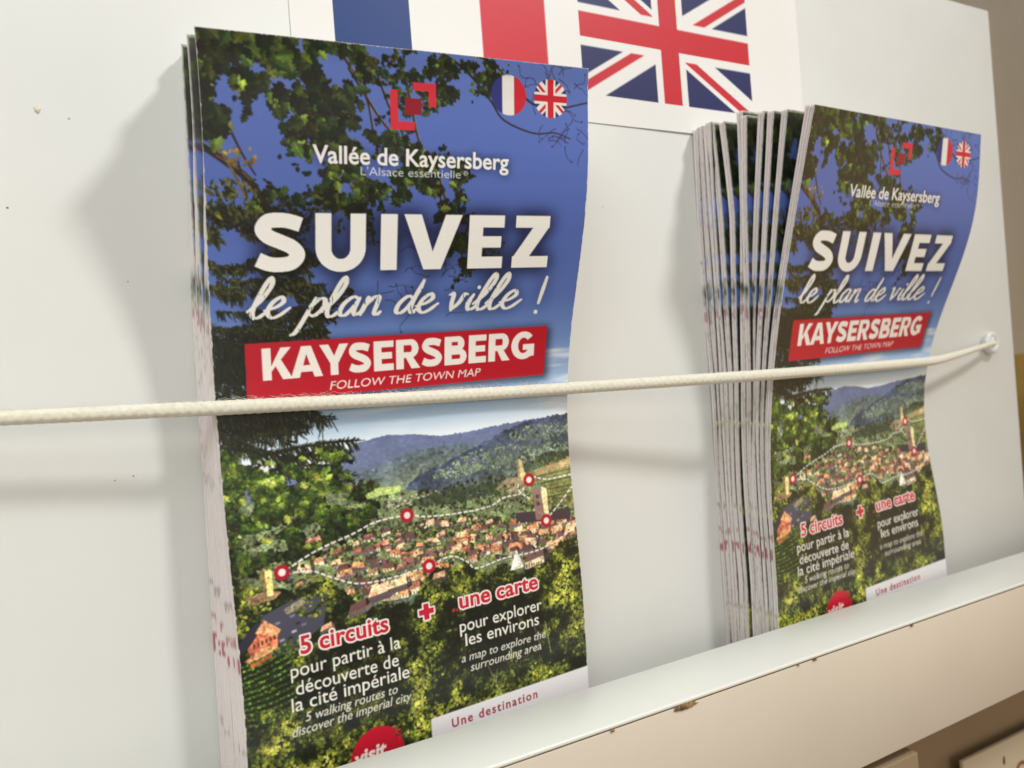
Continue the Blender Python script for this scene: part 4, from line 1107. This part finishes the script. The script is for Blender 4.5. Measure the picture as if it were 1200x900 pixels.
def stack(side, back, specs, group, res, img, vscale, step, puff, inset):
    fl, fr = EDGES[side + '_left'], EDGES[side + '_right']
    bl, br = back
    for k, (label, t_top, t_mid, t_bot, lift, thick, sheets) in enumerate(specs):
        t = np.interp(S_TAB, [0, 30, 60, 95, 205], [t_top, t_top + (t_mid - t_top) * 0.30, t_top + (t_mid - t_top) * 0.65, t_mid, t_bot])[:, None]
        up_ = np.array([0, 0, lift]) * np.interp(S_TAB, [0, 205], [1, 0.3])[:, None]
        L = bl * (1 - t) + fl * t + up_; Rr = br * (1 - t) + fr * t + up_
        front = k == len(specs) - 1
        if side == 'far' and not front:                            # thumbed copies: edges that wander, tops that lean
            rg = np.random.default_rng(900 + k); kn = np.arange(0, 240, 34.0)
            wob = np.stack([np.interp(S_TAB, kn, rg.normal(0, q, len(kn))) for q in (0.35, 0.55)], 1) * np.interp(S_TAB, [0, 80, 205], [1.2, 0.6, 0.4])[:, None]
            L = L + np.concatenate([wob, np.zeros((len(S_TAB), 1))], 1); L[:, 0] += rg.normal(0, 0.4) * np.interp(S_TAB, [0, 100], [1, 0])
        if front:
            leaflet(label, fl, fr, thick, sheets, res, img, group, 100 + k, vscale, None, step, puff, inset)
        else:
            leaflet(label, L, Rr, thick, sheets, (70, 206), COVER_LOW, group, (100 if side == 'near' else 200) + k, vscale, 30, step, puff, inset)


L, Rr = back_edges(24.4, 23.4, 22.4, -6.5, -4.2, 95.6)
stack('near', (L, Rr), [
    ('rearmost leaflet of the thin stack, lying against the panel under the paper flags', 0.0, 0.0, 0.0, 0.0, 3.4, 5),
    ('middle leaflet of the thin stack, sandwiched directly behind the large front cover', 0.46, 0.42, 0.42, 0.6, 4.2, 6),
    ('front leaflet of the thin stack, its large cover sprung forward above the cord', 1, 1, 1, 0, 6.4, 9)],
    'town map leaflets in the rack', (637, 1231), COVER_FINE, 1.0, 0.23, (2.4, 1.0), 0.155)
L, Rr = back_edges(203.4, 202.9, 202.2, -3.5, -2.0, 90.6)
ORD = ['rearmost leaflet of the thick fanned stack, against the panel', 'leaflet second from the panel in the thick fanned stack', 'leaflet third from the panel in the thick fanned stack',
       'leaflet fourth from the panel in the thick fanned stack', 'leaflet just behind the gap in the thick fanned stack', 'leaflet standing alone in the gap of the thick fanned stack',
       'tallest leaflet of the thick fanned stack, its top edge showing above its neighbours', 'leaflet fifth from the front in the thick fanned stack', 'leaflet fourth from the front in the thick fanned stack',
       'leaflet third from the front in the thick fanned stack', 'leaflet directly behind the small front cover of the thick fanned stack', 'front leaflet of the thick fanned stack, its cover strongly bent forward above the cord']
TT = [0.0, 0.035, 0.07, 0.115, 0.165, 0.27, 0.40, 0.46, 0.57, 0.68, 0.80, 1]
TM = [0.0, 0.08, 0.16, 0.24, 0.32, 0.43, 0.56, 0.63, 0.71, 0.79, 0.88, 1]
TB = [0.0, 0.08, 0.16, 0.24, 0.32, 0.40, 0.58, 0.66, 0.74, 0.82, 0.90, 1]
LIFT = [0, 0.6, 0.5, 1.2, 1.0, 0.7, 3.0, 1.0, 1.4, 0.6, 0.5, 0]
stack('far', (L, Rr), [(ORD[i], TT[i], TM[i], TB[i], LIFT[i], 1.7 if i < 11 else 2.2, 3 if i == 11 else 2) for i in range(12)],
      'town map leaflets in the rack', (319, 616), COVER_MID, 1.03, 0.0, (1.75, 1.3), 0.0)


# ---------------------------------------------------------------- the elastic cord across both stacks
cord = empty('elastic_cord', (0.05, -0.016, 0))
tag(cord, 'cream braided elastic cord stretched across the front of both leaflet stacks', 'cord')
path = np.array([(-300, 219.5, 8.9), (-140, 213.2, 4.4), (-22, 208.0, 0.95), (14, 206.0, -0.1), (25.5, 205.2, -0.5), (48, 205.4, -1.1), (71.7, 206.0, -1.75), (101, 206.7, -2.3), (126, 206.6, -2.65), (133, 206.2, -2.7), (150, 204.0, -2.9), (180, 200.2, -3.25),
                 (203, 197.2, -3.5), (212, 196.4, -3.55), (222, 197.0, -3.6), (250, 200.0, -3.75), (285, 203.6, -3.8), (312, 206.6, -3.75), (318.5, 207.2, -3.6), (330, 208.6, -2.7), (350, 211.0, -0.6), (368, 213.6, 1.4), (380, 216.6, 2.4)], float)
path[:, 1] -= 222.0
q = smooth(path, 60)
s = np.r_[0, np.cumsum(np.linalg.norm(np.diff(q, axis=0), axis=1))]
N = int(s[-1] / 0.16); sq = np.linspace(0, s[-1], N)
q = np.stack([np.interp(sq, s, q[:, i]) for i in range(3)], 1)
rad = np.interp(q[:, 0], [-300, -20, 30, 120, 300, 322, 345, 376], [1.62, 1.68, 1.86, 1.86, 2.0, 1.8, 1.4, 1.1])
NA = 36
th = np.arange(NA) / NA * 2 * math.pi
braid = np.maximum(np.cos(sq[:, None] * 2 * math.pi / 2.4 + th[None] * 4), np.cos(sq[:, None] * 2 * math.pi / 2.4 - th[None] * 4))
rg = np.random.default_rng(11)
V, F = tube(q, rad[:, None] * (1 + 0.026 * braid + 0.010 * rg.standard_normal((N, NA))), NA)
m, n, l, b = material('cream_braid', (0.74, 0.71, 0.58), 0.85, 0.25)
b.inputs['Sheen Weight'].default_value = 0.25
x = noise_node(n, l, 1500, 2); r = ramp_node(n, l, x.outputs['Fac'], [(0.35, (0.72, 0.69, 0.57)), (0.65, (0.80, 0.775, 0.67))]); l.new(r.outputs['Color'], b.inputs['Base Color'])
link('braided_sleeve', mesh_of(V * MM, F, 'braided_sleeve'), m, cord, True)
# stray fibres standing off the braid
VV, FF = [], []
for k in range(1500):
    i = int(rg.uniform(0.36, 0.985) * (N - 3)); a = rg.normal(1.45, 0.8)
    T = q[i + 1] - q[i]; T /= np.linalg.norm(T); A = np.array([0, -1.0, 0]); A -= T * A.dot(T); A /= np.linalg.norm(A); B = np.cross(T, A); B *= np.sign(B[2])
    d = A * math.cos(a) + B * math.sin(a); p = q[i] + d * rad[i] * 0.95
    ln = rg.uniform(0.5, 2.0) * (1.0 if q[i][0] < 140 else 0.55); tt = T * rg.normal(0, 1.0) + d * 0.45
    pts = np.array([p, p + tt * ln * 0.4 + d * 0.25, p + tt * ln * 0.8 + d * 0.3 * rg.uniform(0, 1.4) + rg.normal(0, 0.08, 3), p + tt * ln * 1.3 + d * 0.2 * rg.uniform(-0.5, 1.5) + rg.normal(0, 0.12, 3)])
    v, f = tube(pts, np.array([0.030, 0.026, 0.022, 0.014]), 3); FF.append(f + 12 * k); VV.append(v)
m, n, l, b = material('stray_fibre', (0.82, 0.80, 0.70), 0.8, 0.2)
link('fuzz', mesh_of(np.vstack(VV) * MM, np.vstack(FF), 'fuzz'), m, cord, True)

# screw eye holding the cord's end
eye = empty('screw_eye', (0.3838, 0, 0.0026))
tag(eye, 'white screw eye near the panel\'s outer edge, holding the end of the cord', 'hook')
m, n, l, b = material('white_plastic', (0.74, 0.75, 0.74), 0.3, 0.5)
def lathe(prof, cx, cz, n_=40):
    V = np.array([[(cx + r_ * math.cos(a), y_, cz + r_ * math.sin(a)) for a in np.arange(n_) / n_ * 2 * math.pi] for r_, y_ in prof]).reshape(-1, 3)
    return V, grid_faces(len(prof), n_, 0, True)
V, F = lathe([(5.4, -0.1), (5.4, -1.0), (5.0, -1.5), (3.4, -1.7), (2.2, -1.9), (0.01, -1.9)], 383.8, 2.6)
link('washer', mesh_of(V * MM, F[:, ::-1], 'washer'), m, eye, True)
prof = [(4.0 + 1.5 * math.cos(a), -2.4 - 1.5 * math.sin(a)) for a in np.linspace(0, 2 * math.pi, 17)]
V, F = lathe(prof, 383.0, 2.6); link('eye_ring', mesh_of(V * MM, F[:, ::-1], 'eye_ring'), m, eye, True)
a = np.linspace(0, 4.2, 30)                                   # the cord's end turned once inside the ring
V, F = tube(np.stack([382.4 + 1.7 * np.cos(a), -3.2 - 0.25 * a, 2.8 + 1.7 * np.sin(a)], 1), np.full(30, 0.95), 12)
link('knot', mesh_of(V * MM, F, 'knot'), m, cord, True)

# ---------------------------------------------------------------- beyond and below the rack
m, n, l, b = material('ochre_card', (0.42, 0.27, 0.03), 0.6)
x = noise_node(n, l, 14, 4); r = ramp_node(n, l, x.outputs['Fac'], [(0.35, (0.16, 0.095, 0.015)), (0.65, (0.34, 0.23, 0.04))]); l.new(r.outputs['Color'], b.inputs['Base Color'])
bm = bmesh.new(); box(bm, 0.545, 0.72, 0.10, 0.112, -0.25, -0.006)
tag(bevelled(bm, 'ochre_card', m, None, 0.001), 'ochre yellow card standing behind the outer edge of the panel', 'card')

m, n, l, b = material('pale_card', (0.55, 0.46, 0.33), 0.55)
card = tag(empty('lower_leaflet', (0.36, -0.03, -0.25)), 'pale leaflet with brown marks in the tier below the shelf', 'leaflet')
bm = bmesh.new(); box(bm, 0.318, 0.47, -0.0145, -0.0125, -0.31, -0.178); bevelled(bm, 'sheet', m, card, 0.0004)
M_MARK = material('brown_print', (0.20, 0.09, 0.03), 0.6)[0]; M_OLIVE = material('olive_print', (0.10, 0.075, 0.015), 0.6)[0]
blot('printed_mark', 0.3475, -0.0145, -0.186, 0.0011, 0.0024, M_OLIVE, card, 7)
a = np.linspace(0.2, 2.6, 16); V, F = tube(np.stack([360.5 + 4.2 * np.cos(a), np.full(16, -14.5), -195 + 4.2 * np.sin(a)], 1), np.full(16, 0.7), 8)
link('printed_mark', mesh_of(V * MM, F, 'printed_mark'), M_MARK, card, True)
